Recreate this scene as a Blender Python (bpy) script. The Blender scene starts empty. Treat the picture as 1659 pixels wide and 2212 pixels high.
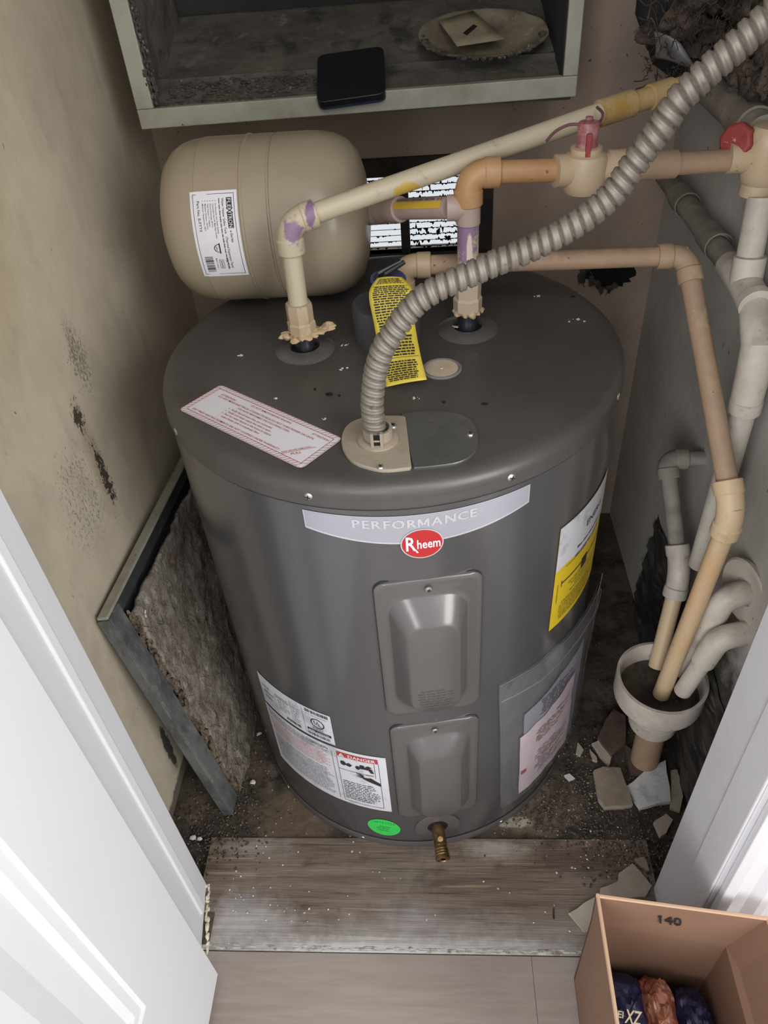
import bpy, math, random
from mathutils import Vector, Matrix, noise
random.seed(7)
C = bpy.context.scene.collection
S = bpy.context.scene
pi = math.pi

# ------------------------------------------------------------------ camera
FPX = 1621.2
CAM = Vector((0.0543, -0.8365, 1.2069))
FW = Vector((-0.07186419, 0.75100672, -0.65637218)).normalized()
RT = Vector((0.99708572, 0.03719915, -0.06660542)).normalized()
UP = Vector((0.02560464, 0.65924588, 0.75149137)).normalized()
cd = bpy.data.cameras.new('camera')
cam = bpy.data.objects.new('camera', cd)
C.objects.link(cam)
M = Matrix((RT, UP, -FW)).transposed().to_4x4()
M.translation = CAM
cam.matrix_world = M
cd.sensor_fit = 'VERTICAL'
cd.sensor_height = 24.0
cd.lens = FPX / 2212 * 24.0
cd.clip_start = 0.01
S.camera = cam

# ------------------------------------------------------------------ world, lights, exposure
W = bpy.data.worlds.new('world')
S.world = W
W.use_nodes = True
bg = W.node_tree.nodes['Background']
bg.inputs[0].default_value = (0.90, 0.955, 1.0, 1)
bg.inputs[1].default_value = 0.80

def area_light(name, loc, target, sx, sy, power, col):
    l = bpy.data.lights.new(name, 'AREA')
    l.shape = 'RECTANGLE'; l.size = sx; l.size_y = sy; l.energy = power; l.color = col
    o = bpy.data.objects.new(name, l); C.objects.link(o)
    o.location = loc
    d = Vector(target) - Vector(loc)
    o.rotation_euler = d.to_track_quat('-Z', 'Y').to_euler()
    return o
area_light('fill_light_right', (1.55, -2.0, 1.55), (-0.25, -0.1, 0.6), 1.1, 1.7, 46, (1.0, 0.98, 0.96))  # added fill lamp from the right, stands for no known window
area_light('fill_light_left', (-0.85, -2.9, 1.55), (0.3, 0.0, 0.55), 0.9, 1.7, 44, (0.97, 0.98, 1.0))  # added fill lamp from the left to brighten the other side
area_light('fill_light_top', (0.3, -1.8, 2.5), (0.0, -0.2, 0.5), 0.8, 0.8, 9, (1.0, 0.94, 0.88))  # weak added fill from above, no ceiling fixture behind it

S.view_settings.view_transform = 'Standard'
S.view_settings.look = 'None'
S.view_settings.exposure = 0.0
S.view_settings.gamma = 1.0
S.view_settings.use_curve_mapping = False

# ------------------------------------------------------------------ helpers
def P(u, v, x=None, y=None, z=None):
    """world point seen at photo pixel (u,v) on the plane x=, y= or z="""
    d = FW * FPX + RT * (u - 829.5) - UP * (v - 1106)
    if x is not None: t = (x - CAM.x) / d.x
    elif y is not None: t = (y - CAM.y) / d.y
    else: t = (z - CAM.z) / d.z
    return CAM + d * t

def lin(c):
    out = []
    for k in c:
        k /= 255.0
        out.append(k / 12.92 if k <= 0.04045 else ((k + 0.055) / 1.055) ** 2.4)
    return (out[0], out[1], out[2], 1.0)

class NT:
    def __init__(s, name):
        s.m = bpy.data.materials.new(name); s.m.use_nodes = True
        s.t = s.m.node_tree; s.n = s.t.nodes; s.b = s.n['Principled BSDF']
        g = s.n.new('ShaderNodeNewGeometry'); s.pos = g.outputs['Position']; s.nor = g.outputs['Normal']
    def L(s, a, b): s.t.links.new(a, b)
    def math(s, op, a, b=None, clamp=False):
        n = s.n.new('ShaderNodeMath'); n.operation = op; n.use_clamp = clamp
        for i, k in enumerate((a, b)):
            if k is None: continue
            if isinstance(k, (int, float)): n.inputs[i].default_value = k
            else: s.L(k, n.inputs[i])
        return n.outputs[0]
    def vmath(s, op, a, b):
        n = s.n.new('ShaderNodeVectorMath'); n.operation = op
        for i, k in enumerate((a, b)):
            if isinstance(k, (tuple, list)): n.inputs[i].default_value = k
            else: s.L(k, n.inputs[i])
        return n
    def noise(s, scale, detail=4, stretch=(1, 1, 1), rough=0.6, off=0.0):
        v = s.vmath('MULTIPLY', s.pos, stretch).outputs[0]
        v = s.vmath('ADD', v, (off, off * 1.7, off * 0.6)).outputs[0]
        n = s.n.new('ShaderNodeTexNoise'); n.inputs['Scale'].default_value = scale
        n.inputs['Detail'].default_value = detail; n.inputs['Roughness'].default_value = rough
        s.L(v, n.inputs['Vector']); return n.outputs['Fac']
    def ramp(s, f, lo, hi, amt=1.0):
        n = s.n.new('ShaderNodeMapRange'); n.clamp = True
        n.inputs[1].default_value = lo; n.inputs[2].default_value = hi
        n.inputs[3].default_value = 0; n.inputs[4].default_value = amt
        s.L(f, n.inputs[0]); return n.outputs[0]
    def mix(s, f, a, b):
        n = s.n.new('ShaderNodeMix'); n.data_type = 'RGBA'
        s.L(f, n.inputs[0])
        for i, k in ((6, a), (7, b)):
            if isinstance(k, tuple): n.inputs[i].default_value = k
            else: s.L(k, n.inputs[i])
        return n.outputs[2]

MATS = {}
def mat(name, rgb, rough=0.5, metal=0.0, layers=(), bump=None, spec=0.5, coat=0.0, emit=None, aniso=None):
    """layers: ('noise',rgb,scale,lo,hi,amt[,stretch]) ('speck',rgb,scale,size,amt,sel) ('spot',rgb,centre,radii,amt) ('up',rgb,amt)"""
    if name in MATS: return MATS[name]
    s = NT(name)
    s.b.inputs['Roughness'].default_value = rough
    s.b.inputs['Metallic'].default_value = metal
    s.b.inputs['Specular IOR Level'].default_value = spec
    s.b.inputs['Coat Weight'].default_value = coat
    s.b.inputs['Coat Roughness'].default_value = 0.15
    col = lin(rgb)
    for k, l in enumerate(layers):
        c = lin(l[1])
        if l[0] == 'noise':
            st = l[6] if len(l) > 6 else (1, 1, 1)
            f = s.ramp(s.noise(l[2], 6, st, 0.65, k * 3.3), l[3], l[4], l[5])
        elif l[0] == 'speck':
            v = s.n.new('ShaderNodeTexVoronoi'); v.inputs['Scale'].default_value = l[2]
            st = l[6] if len(l) > 6 else (1, 1, 1)
            wv = s.vmath('MULTIPLY', s.pos, st).outputs[0]
            nz = s.n.new('ShaderNodeTexNoise'); nz.inputs['Scale'].default_value = l[2] * 2
            s.L(wv, nz.inputs['Vector'])
            w2 = s.vmath('SCALE', nz.outputs['Color'], (0, 0, 0)); w2.inputs[3].default_value = 0.6 / l[2]
            wv = s.vmath('ADD', wv, w2.outputs[0]).outputs[0]
            s.L(wv, v.inputs['Vector'])
            a = s.ramp(v.outputs['Distance'], l[3], l[3] * 0.6, 1.0)
            sp = s.n.new('ShaderNodeSeparateColor'); s.L(v.outputs['Color'], sp.inputs[0])
            b = s.ramp(sp.outputs[0], 1 - l[5], 1 - l[5] + 0.02, 1.0)
            f = s.math('MULTIPLY', s.math('MULTIPLY', a, b), l[4])
        elif l[0] == 'spot':
            d = s.vmath('SUBTRACT', s.pos, tuple(l[2])).outputs[0]
            r = l[3]
            d = s.vmath('DIVIDE', d, tuple(r))
            ln = s.vmath('LENGTH', d.outputs[0], (0, 0, 0)).outputs['Value']
            sc = l[5] if len(l) > 5 else 60
            nn = s.noise(sc, 5, (1, 1, 1), 0.7, k * 2.1)
            ln = s.math('ADD', ln, s.math('MULTIPLY', s.math('SUBTRACT', nn, 0.5), l[6] if len(l) > 6 else 1.6))
            f = s.ramp(ln, 1.0, l[7] if len(l) > 7 else 0.75, l[4])
        elif l[0] == 'sspeck':
            d = s.vmath('DIVIDE', s.vmath('SUBTRACT', s.pos, tuple(l[2])).outputs[0], tuple(l[3]))
            ln = s.vmath('LENGTH', d.outputs[0], (0, 0, 0)).outputs['Value']
            msk = s.ramp(ln, 1.0, 0.2, 1.0)
            nn = s.noise(l[5], 6, (1, 1.5, 0.8), 0.7, k * 2.1)
            f = s.ramp(s.math('ADD', nn, s.math('MULTIPLY', msk, 0.32)), l[6], l[6] + 0.03, l[4])
            f = s.math('MULTIPLY', f, s.ramp(ln, 1.0, 0.85, 1.0))
        elif l[0] == 'up':
            sp = s.n.new('ShaderNodeSeparateXYZ'); s.L(s.nor, sp.inputs[0])
            f = s.math('MULTIPLY', s.ramp(sp.outputs[2], 0.2, 0.9, l[2]), s.ramp(s.noise(40, 5), 0.3, 0.6, 1.0))
        col = s.mix(f, col, c)
    if isinstance(col, tuple): s.b.inputs['Base Color'].default_value = col
    else: s.L(col, s.b.inputs['Base Color'])
    if bump:
        bn = s.n.new('ShaderNodeBump'); bn.inputs['Strength'].default_value = bump[1]
        bn.inputs['Distance'].default_value = bump[2] if len(bump) > 2 else 0.002
        s.L(s.noise(bump[0], 5, bump[3] if len(bump) > 3 else (1, 1, 1)), bn.inputs['Height'])
        s.L(bn.outputs[0], s.b.inputs['Normal'])
    MATS[name] = s.m
    return s.m

ORG = {}
class MB:
    def __init__(s): s.v = []; s.f = []
    def add(s, vs, fs):
        o = len(s.v); s.v += [Vector(p) for p in vs]; s.f += [tuple(i + o for i in f) for f in fs]; return s
    def box(s, lo, hi, fn=None):
        (a, b, c), (d, e, g) = lo, hi
        vs = [(a, b, c), (d, b, c), (d, e, c), (a, e, c), (a, b, g), (d, b, g), (d, e, g), (a, e, g)]
        if fn: vs = [fn(*p) for p in vs]
        return s.add(vs, [(3, 2, 1, 0), (4, 5, 6, 7), (0, 1, 5, 4), (1, 2, 6, 5), (2, 3, 7, 6), (3, 0, 4, 7)])
    def tube(s, pts, r, n=18, caps=True):
        pts = [Vector(p) for p in pts]; m = len(pts)
        rr = r if isinstance(r, (list, tuple)) else [r] * m
        tg = []
        for i in range(m):
            a = pts[max(0, i - 1)]; b = pts[min(m - 1, i + 1)]
            d = b - a
            tg.append(d.normalized() if d.length > 1e-9 else (tg[-1] if tg else Vector((0, 0, 1))))
        ref = Vector((0, 0, 1)) if abs(tg[0].z) < 0.9 else Vector((1, 0, 0))
        nx = tg[0].cross(ref).normalized()
        vs = []
        for i in range(m):
            nx = (nx - tg[i] * nx.dot(tg[i])).normalized(); ny = tg[i].cross(nx)
            for k in range(n):
                a = 2 * pi * k / n
                vs.append(pts[i] + (nx * math.cos(a) + ny * math.sin(a)) * rr[i])
        fs = [(i * n + k, i * n + (k + 1) % n, (i + 1) * n + (k + 1) % n, (i + 1) * n + k) for i in range(m - 1) for k in range(n)]
        if caps: fs += [tuple(range(n))[::-1], tuple((m - 1) * n + k for k in range(n))]
        return s.add(vs, fs)
    def lathe(s, p0, ax, prof, n=32, caps=True):
        """prof: list of (r, h) along ax from p0"""
        ax = Vector(ax).normalized(); p0 = Vector(p0)
        pts = []; ref = Vector((0, 0, 1)) if abs(ax.z) < 0.9 else Vector((1, 0, 0))
        nx = ax.cross(ref).normalized(); ny = ax.cross(nx)
        vs = []
        for r, h in prof:
            for k in range(n):
                a = 2 * pi * k / n
                vs.append(p0 + ax * h + (nx * math.cos(a) + ny * math.sin(a)) * r)
        m = len(prof)
        fs = [(i * n + k, i * n + (k + 1) % n, (i + 1) * n + (k + 1) % n, (i + 1) * n + k) for i in range(m - 1) for k in range(n)]
        if caps: fs += [tuple(range(n))[::-1], tuple((m - 1) * n + k for k in range(n))]
        return s.add(vs, fs)
    def grid(s, fn, nu, nv):
        vs = [fn(i / nu, j / nv) for j in range(nv + 1) for i in range(nu + 1)]
        w = nu + 1
        return s.add(vs, [(j * w + i, j * w + i + 1, (j + 1) * w + i + 1, (j + 1) * w + i) for j in range(nv) for i in range(nu)])
    def prism(s, poly, lo, hi, fn=None):
        n = len(poly); fn = fn or (lambda x, y, z: (x, y, z))
        vs = [fn(x, y, lo) for x, y in poly] + [fn(x, y, hi) for x, y in poly]
        return s.add(vs, [tuple(range(n))[::-1], tuple(range(n, 2 * n))] + [(i, (i + 1) % n, n + (i + 1) % n, n + i) for i in range(n)])
    def blob(s, c, r, amp=0.3, sc=20, nu=16, nv=10, seed=0):
        c = Vector(c); r = Vector(r) if hasattr(r, '__len__') else Vector((r, r, r))
        def f(a, b):
            th = a * 2 * pi; ph = b * pi
            d = Vector((math.cos(th) * math.sin(ph), math.sin(th) * math.sin(ph), math.cos(ph)))
            k = 1 + amp * noise.noise(Vector((d.x * r.x, d.y * r.y, d.z * r.z)) * sc + Vector((seed * 7.3, 0, 0)) + c * 30) * 2
            return c + Vector((d.x * r.x, d.y * r.y, d.z * r.z)) * k
        return s.grid(f, nu, nv)
    def build(s, name, m, parent=None, smooth=35, org=None, bevel=0, solid=0, sub=0):
        me = bpy.data.meshes.new(name)
        if parent is not None: o0 = ORG[parent.name]
        elif org is not None: o0 = Vector(org)
        else:
            xs = [p.x for p in s.v]; ys = [p.y for p in s.v]; zs = [p.z for p in s.v]
            o0 = Vector(((min(xs) + max(xs)) / 2, (min(ys) + max(ys)) / 2, min(zs)))
        me.from_pydata([tuple(p - o0) for p in s.v], [], s.f)
        me.materials.append(m)
        if smooth:
            me.polygons.foreach_set('use_smooth', [True] * len(me.polygons))
            me.set_sharp_from_angle(angle=math.radians(smooth))
        me.update()
        o = bpy.data.objects.new(name, me); C.objects.link(o)
        if parent is not None: o.parent = parent
        else: o.location = o0
        ORG[o.name] = o0
        if solid:
            md = o.modifiers.new('thick', 'SOLIDIFY'); md.thickness = solid; md.offset = -1
        if bevel:
            md = o.modifiers.new('bevel', 'BEVEL'); md.width = bevel; md.segments = 2; md.limit_method = 'ANGLE'
            md.angle_limit = math.radians(40)
        return o

def thing(name, loc, label, cat, group=None):
    o = bpy.data.objects.new(name, None); C.objects.link(o); o.location = loc
    o.empty_display_size = 0.05
    ORG[o.name] = Vector(loc); return tag(o, label, cat, group)
def tag(o, label, cat, group=None):
    o['label'] = label; o['category'] = cat
    if group: o['group'] = group
    return o
def struct(o): o['kind'] = 'structure'; return o
def stuff(o): o['kind'] = 'stuff'; return o

def arc(a, corner, b, r=0.02, n=8):
    """points of a rounded bend from a to b through corner"""
    a, c, b = Vector(a), Vector(corner), Vector(b)
    da = (a - c).normalized(); db = (b - c).normalized()
    p0 = c + da * r; p1 = c + db * r
    out = [p0 * (1 - t) ** 2 + c * 2 * t * (1 - t) + p1 * t * t for t in [i / n for i in range(n + 1)]]
    return out
def elbow(mb, a, corner, b, r, L=0.03, bend=0.018):
    """elbow fitting: swept bend with two slightly wider socket collars"""
    a, c, b = Vector(a), Vector(corner), Vector(b)
    da = (a - c).normalized(); db = (b - c).normalized()
    mb.tube(arc(c + da * L, c, c + db * L, bend), r, 20)
    for d in (da, db):
        mb.lathe(c + d * (L - 0.018), d, [(r * 0.98, 0), (r * 1.09, 0.002), (r * 1.09, 0.017), (r * 1.04, 0.018), (r * 0.8, 0.018)], 22)
    return mb
def lerp(a, b, t): return Vector(a) * (1 - t) + Vector(b) * t

def spl(pts, t):
    n = len(pts) - 1; x = min(max(t, 0), 1) * n; i = min(int(x), n - 1); u = x - i
    p = [pts[max(0, i - 1)], pts[i], pts[i + 1], pts[min(n, i + 2)]]
    return 0.5 * ((2 * p[1]) + (p[2] - p[0]) * u + (2 * p[0] - 5 * p[1] + 4 * p[2] - p[3]) * u * u + (3 * p[1] - 3 * p[2] + p[3] - p[0]) * u ** 3)

_txt = {}
def text_geo(st, bold=False):
    key = st + ('#b' if bold else '')
    if key in _txt: return _txt[key]
    cu = bpy.data.curves.new('t', 'FONT'); cu.body = st; cu.size = 1.0; cu.resolution_u = 2; cu.offset = 0.017 if bold else 0.004
    ob = bpy.data.objects.new('t', cu); C.objects.link(ob)
    me = bpy.data.meshes.new_from_object(ob.evaluated_get(bpy.context.evaluated_depsgraph_get()))
    vs = [(v.co.x, v.co.y) for v in me.vertices]; fs = [tuple(p.vertices) for p in me.polygons]
    bpy.data.objects.remove(ob); bpy.data.meshes.remove(me)
    w = max([v[0] for v in vs] + [0.001])
    _txt[key] = (vs, fs, w); return _txt[key]
def put_text(mb, st, fn, x, y, h, width=None, align='l', shear=0, bold=False):
    """cap height h at (x,y) baseline in label coordinates, mapped by fn(u,v)"""
    vs, fs, w = text_geo(st, bold)
    sy = h / 0.70; sx = sy if width is None else width / w
    ox = x - (w * sx if align == 'r' else w * sx / 2 if align == 'c' else 0)
    mb.add([fn(ox + a * sx + shear * b * sy, y + b * sy) for a, b in vs], fs)
def rect(mb, fn, x0, y0, x1, y1, n=1):
    for i in range(n):
        a = x0 + (x1 - x0) * i / n; b = x0 + (x1 - x0) * (i + 1) / n
        mb.add([fn(a, y0), fn(b, y0), fn(b, y1), fn(a, y1)], [(0, 1, 2, 3)])
def frame_lines(mb, fn, x0, y0, x1, y1, w, n=6):
    rect(mb, fn, x0, y0, x1, y0 + w, n); rect(mb, fn, x0, y1 - w, x1, y1, n)
    rect(mb, fn, x0, y0, x0 + w, y1); rect(mb, fn, x1 - w, y0, x1, y1)
def text_rows(mb, fn, x0, x1, ytop, pitch, h, rows, rnd, ragged=0.15, indent=0.0):
    """rows of print too small to read: broken word strokes"""
    for r in range(rows):
        y = ytop - r * pitch; x = x0 + rnd.random() * indent; xe = x1 - rnd.random() * ragged * (x1 - x0)
        while x < xe:
            w = h * rnd.uniform(1.2, 4.5); e = min(x + w, xe)
            q = x
            while q < e:
                lw = h * rnd.uniform(0.35, 0.6); top = h * rnd.choice((0.7, 0.7, 1.0))
                rect(mb, fn, q, y, min(q + lw, e), y + top); q += lw + h * 0.16
            x = e + h * 0.6

# ------------------------------------------------------------------ materials
MOLD = (38, 34, 28)
m_wall = mat('painted_wall_left', (206, 194, 172), 0.75, layers=[
    ('noise', (150, 138, 116), 3.0, 0.35, 0.75, 0.7),
    ('spot', (176, 156, 110), (-0.41, -0.22, 1.15), (0.1, 0.30, 0.35), 0.55, 4, 0.6),
    ('noise', (140, 132, 118), 18, 0.5, 0.8, 0.5, (1, 1, 0.5)),
    ('speck', MOLD, 42, 0.10, 0.8, 0.35, (1, 1.6, 0.7)),
    ('speck', MOLD, 85, 0.16, 0.75, 0.22, (1, 1.6, 0.7)),
    ('spot', (150, 124, 92), (-0.41, -0.034, 0.62), (0.05, 0.024, 0.12), 0.45, 40, 0.6, 0.1),
    ('sspeck', MOLD, (-0.41, -0.036, 0.685), (0.05, 0.022, 0.045), 0.9, 150, 0.70),
    ('sspeck', MOLD, (-0.41, -0.028, 0.58), (0.05, 0.020, 0.085), 0.92, 150, 0.68),
    ('sspeck', (70, 62, 54), (-0.41, 0.02, 0.74), (0.05, 0.06, 0.11), 0.6, 230, 0.79),
    ('sspeck', (70, 62, 54), (-0.41, -0.10, 0.60), (0.05, 0.18, 0.24), 0.6, 190, 0.865),
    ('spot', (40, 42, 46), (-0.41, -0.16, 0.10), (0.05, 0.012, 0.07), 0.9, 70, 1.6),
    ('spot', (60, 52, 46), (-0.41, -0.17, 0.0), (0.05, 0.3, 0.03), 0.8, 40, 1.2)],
    bump=(60, 0.25))
m_wall_back = mat('painted_wall_back', (172, 153, 138), 0.8, layers=[
    ('noise', (142, 125, 111), 5, 0.4, 0.75, 0.7),
    ('speck', MOLD, 40, 0.10, 0.7, 0.4), ('speck', MOLD, 90, 0.15, 0.6, 0.25)], bump=(50, 0.2))
m_wall_right = mat('painted_wall_right', (190, 185, 178), 0.75, layers=[
    ('noise', (152, 146, 138), 6, 0.4, 0.7, 0.7),
    ('speck', MOLD, 45, 0.11, 0.8, 0.5, (1, 1.6, 0.8)), ('speck', MOLD, 100, 0.16, 0.7, 0.3, (1, 1.6, 0.8)),
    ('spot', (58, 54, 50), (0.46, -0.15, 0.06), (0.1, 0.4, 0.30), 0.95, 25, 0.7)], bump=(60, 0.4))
m_rot = mat('rotted_wood', (74, 68, 62), 0.9, layers=[
    ('noise', (28, 26, 26), 22, 0.42, 0.6, 0.95, (1, 0.6, 2.2)), ('noise', (150, 142, 130), 45, 0.6, 0.72, 0.7, (1, 0.4, 2))],
    bump=(60, 1.0, 0.006, (1, 0.5, 1.5)))
m_ceiling = mat('closet_ceiling', (140, 132, 120), 0.85)
m_roomwall = mat('room_wall', (215, 212, 206), 0.8)
m_white = mat('white_trim_paint', (236, 237, 240), 0.6, layers=[('noise', (228, 229, 232), 8, 0.5, 0.9, 0.4)], bump=(12, 0.06))
m_trimr = mat('white_casing_paint', (212, 210, 213), 0.45, layers=[('noise', (196, 191, 192), 10, 0.5, 0.8, 0.6)])
m_caulk = mat('old_caulk', (222, 212, 190), 0.7, layers=[('noise', (120, 96, 70), 60, 0.55, 0.7, 0.8)], bump=(80, 0.6))
m_gapdark = mat('dark_gap_wood', (84, 74, 64), 0.9, layers=[('noise', (40, 34, 30), 50, 0.45, 0.6, 0.9)])  # dark brown wood with darker mottling
m_grav2 = mat('grey_white_plaster_residue', (186, 182, 176), 0.8, layers=[('noise', (110, 102, 94), 60, 0.48, 0.62, 0.8)])
m_clean = mat('clean_wood_floor', (158, 146, 138), 0.38, layers=[
    ('noise', (140, 126, 117), 9, 0.4, 0.7, 0.6, (0.6, 5, 1)),
    ('noise', (172, 160, 152), 26, 0.48, 0.68, 0.5, (0.3, 4, 1)),
    ('speck', (92, 78, 66), 14, 0.09, 0.8, 0.22)], bump=(30, 0.12, 0.001, (0.4, 8, 1)))
m_dirty = mat('dirty_wood_plank', (126, 110, 97), 0.65, layers=[
    ('noise', (98, 84, 72), 10, 0.40, 0.64, 0.8, (0.5, 4, 1)),
    ('noise', (66, 56, 48), 22, 0.55, 0.68, 0.6, (0.4, 6, 1)),
    ('noise', (60, 50, 43), 20, 0.60, 0.64, 0.75, (0.16, 9, 1)),
    ('noise', (168, 150, 124), 30, 0.62, 0.66, 0.6, (0.2, 7, 1)),
    ('noise', (74, 56, 44), 13, 0.54, 0.68, 0.7),
    ('noise', (150, 142, 134), 9, 0.56, 0.74, 0.5),
    ('spot', (196, 194, 196), (-0.255, -0.395, 0.0), (0.08, 0.05, 0.1), 0.6, 30, 1.6, 0.1),
    ('spot', (206, 204, 202), (-0.02, -0.432, 0.0), (0.40, 0.020, 0.1), 0.8, 40, 1.7, 0.2),
    ('spot', (186, 182, 180), (-0.02, -0.420, 0.0), (0.42, 0.045, 0.1), 0.5, 22, 1.8, 0.0),
    ('spot', (166, 162, 166), (0.0, -0.385, 0.0), (0.07, 0.035, 0.1), 0.4, 40, 1.6, 0.0),
    ('spot', (172, 166, 154), (0.13, -0.285, 0.0), (0.07, 0.018, 0.1), 0.7, 46, 1.8, 0.3),
    ('spot', (160, 156, 150), (-0.26, -0.285, 0.0), (0.07, 0.022, 0.1), 0.5, 46, 1.8, 0.2),
    ('spot', (140, 132, 124), (0.25, -0.40, 0.0), (0.09, 0.04, 0.1), 0.7, 30, 1.8, 0.1),
    ('spot', (72, 52, 42), (0.27, -0.30, 0.0), (0.12, 0.04, 0.1), 0.6, 30, 2.2, 0.3),
    ('speck', (225, 222, 214), 75, 0.14, 0.8, 0.10)],
    bump=(18, 0.8, 0.003, (0.3, 5, 1)))
m_sub = mat('grimy_closet_floor', (92, 80, 68), 0.8, layers=[
    ('noise', (56, 48, 42), 9, 0.40, 0.6, 0.85), ('noise', (34, 30, 28), 22, 0.5, 0.62, 0.8),
    ('noise', (120, 106, 90), 30, 0.56, 0.68, 0.5),
    ('spot', (124, 108, 88), (0.20, -0.215, 0.0), (0.10, 0.05, 0.1), 0.6, 22, 1.3),
    ('spot', (176, 168, 150), (0.165, -0.238, 0.0), (0.035, 0.010, 0.1), 0.8, 60, 1.2),
    ('spot', (110, 92, 74), (-0.20, -0.225, 0.0), (0.09, 0.05, 0.1), 0.5, 22, 1.3),
    ('speck', (190, 182, 168), 110, 0.16, 0.7, 0.16)], bump=(70, 0.8, 0.004))
TANK = (104, 103, 105)
m_tank = mat('grey_enamel', TANK, 0.20, 0.5, spec=0.5, layers=[('noise', (99, 97, 98), 4, 0.4, 0.7, 0.5),
    ('speck', (190, 186, 176), 38, 0.035, 0.5, 0.3)])
m_tanktop = mat('grey_enamel_top', (88, 85, 83), 0.38, 0.2, layers=[
    ('noise', (72, 67, 63), 8, 0.45, 0.7, 0.6), ('noise', (104, 98, 92), 30, 0.58, 0.75, 0.3),
    ('speck', (214, 208, 196), 34, 0.06, 0.85, 0.35), ('speck', (46, 38, 32), 26, 0.06, 0.8, 0.25),
    ('spot', (188, 186, 182), (0.24, 0.16, 0.755), (0.018, 0.006, 0.05), 0.8, 90, 1.4),
    ('spot', (72, 76, 84), (0.16, -0.12, 0.755), (0.03, 0.007, 0.05), 0.6, 60, 1.2)], bump=(120, 0.05))
m_panel = mat('grey_panel_paint', (108, 104, 103), 0.27, 0.35)
m_seamshade = mat('dark_seam_and_shadow', (40, 38, 38), 0.8)  # base seam, and the painted shadow line round the access panels
m_screw = mat('zinc_screw', (200, 198, 194), 0.35, 0.9)
m_slot = mat('screw_recess', (60, 58, 56), 0.6, 0.6)
m_brass = mat('tarnished_brass', (150, 122, 82), 0.38, 0.9, layers=[('noise', (98, 74, 44), 90, 0.42, 0.62, 0.8)])
m_steel = mat('dark_steel_nipple', (96, 100, 108), 0.35, 0.85, layers=[('noise', (50, 50, 56), 60, 0.4, 0.7, 0.7)])
m_black = mat('black_rubber', (34, 34, 36), 0.75)
m_foamblk = mat('dark_grey_foam', (66, 65, 67), 0.85, bump=(160, 0.2))
m_hole = mat('dark_hole', (12, 11, 11), 0.95)
m_cpvc = mat('cream_cpvc', (188, 168, 140), 0.42, layers=[
    ('noise', (176, 148, 112), 14, 0.45, 0.7, 0.6), ('noise', (130, 106, 80), 38, 0.6, 0.72, 0.55),
    ('speck', (96, 76, 52), 70, 0.12, 0.7, 0.12)], bump=(90, 0.05))
m_cpvc_white = mat('cream_hot_pipe', (192, 180, 156), 0.45, layers=[
    ('noise', (190, 176, 140), 20, 0.52, 0.7, 0.6), ('noise', (134, 118, 88), 55, 0.62, 0.72, 0.6),
    ('spot', (196, 158, 50), P(877, 409, y=0.03), (0.018, 0.03, 0.009), 0.85, 90, 1.0),
    ('spot', (128, 92, 136), P(668, 462, y=-0.012), (0.006, 0.022, 0.022), 0.9, 110, 1.8),
    ('spot', (136, 104, 142), P(634, 500, y=-0.012), (0.012, 0.022, 0.015), 0.85, 120, 1.9)])
m_purple = mat('cream_riser_purple_primer', (192, 174, 154), 0.45, layers=[
    ('noise', (186, 160, 120), 30, 0.55, 0.7, 0.6),
    ('spot', (138, 112, 146), P(1004, 500, y=0.02), (0.016, 0.03, 0.040), 0.95, 110, 2.2),
    ('spot', (224, 206, 190), P(1014, 545, y=0.02), (0.004, 0.04, 0.024), 0.95, 90, 0.8),
    ('spot', (196, 160, 60), P(1010, 462, y=0.02), (0.04, 0.04, 0.005), 0.8, 90, 0.8)])
m_cpvc_tan = mat('tan_cpvc', (184, 144, 104), 0.45, layers=[
    ('noise', (172, 124, 80), 12, 0.4, 0.66, 0.7), ('noise', (196, 170, 136), 22, 0.55, 0.75, 0.6),
    ('speck', (90, 66, 44), 70, 0.12, 0.7, 0.14)], bump=(90, 0.05))
m_relief = mat('dusty_tan_pipe', (176, 146, 118), 0.6, layers=[
    ('noise', (150, 128, 108), 9, 0.4, 0.66, 0.85), ('noise', (216, 190, 150), 30, 0.58, 0.75, 0.5),
    ('up', (128, 112, 98), 0.55), ('speck', (70, 56, 42), 80, 0.13, 0.8, 0.2)], bump=(120, 0.15))
m_pale = mat('pale_tan_pipe', (206, 180, 146), 0.5, layers=[
    ('noise', (206, 160, 112), 9, 0.48, 0.66, 0.7, (1, 1, 0.5)), ('noise', (160, 134, 104), 34, 0.6, 0.72, 0.6),
    ('speck', (80, 62, 46), 80, 0.13, 0.8, 0.2)])
m_pvc = mat('dusty_white_pvc', (204, 196, 184), 0.55, layers=[
    ('noise', (158, 148, 136), 10, 0.42, 0.68, 0.75), ('up', (134, 124, 112), 0.5),
    ('noise', (120, 100, 80), 60, 0.62, 0.72, 0.6), ('speck', (60, 50, 42), 60, 0.13, 0.8, 0.25)], bump=(120, 0.15))
m_pvcgrey = mat('grimy_grey_pipe', (150, 142, 132), 0.7, layers=[
    ('noise', (104, 94, 84), 12, 0.42, 0.65, 0.8), ('up', (96, 88, 80), 0.6), ('speck', (50, 42, 36), 60, 0.14, 0.8, 0.3)], bump=(120, 0.2))
m_yel = mat('yellowed_coupling', (176, 150, 108), 0.5, layers=[('noise', (158, 124, 58), 22, 0.48, 0.62, 0.85), ('speck', (96, 76, 40), 60, 0.12, 0.8, 0.2)])
m_ylabel = mat('yellow_pipe_stripe', (214, 176, 60), 0.5)
m_exp = mat('beige_tank_enamel', (160, 147, 126), 0.27, layers=[('noise', (146, 134, 112), 6, 0.4, 0.7, 0.4), ('speck', (110, 86, 60), 26, 0.05, 0.7, 0.15)], bump=(90, 0.05))
m_pink = mat('pinkish_adapter', (176, 156, 146), 0.4, layers=[('noise', (170, 140, 130), 60, 0.5, 0.7, 0.6)])
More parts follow.
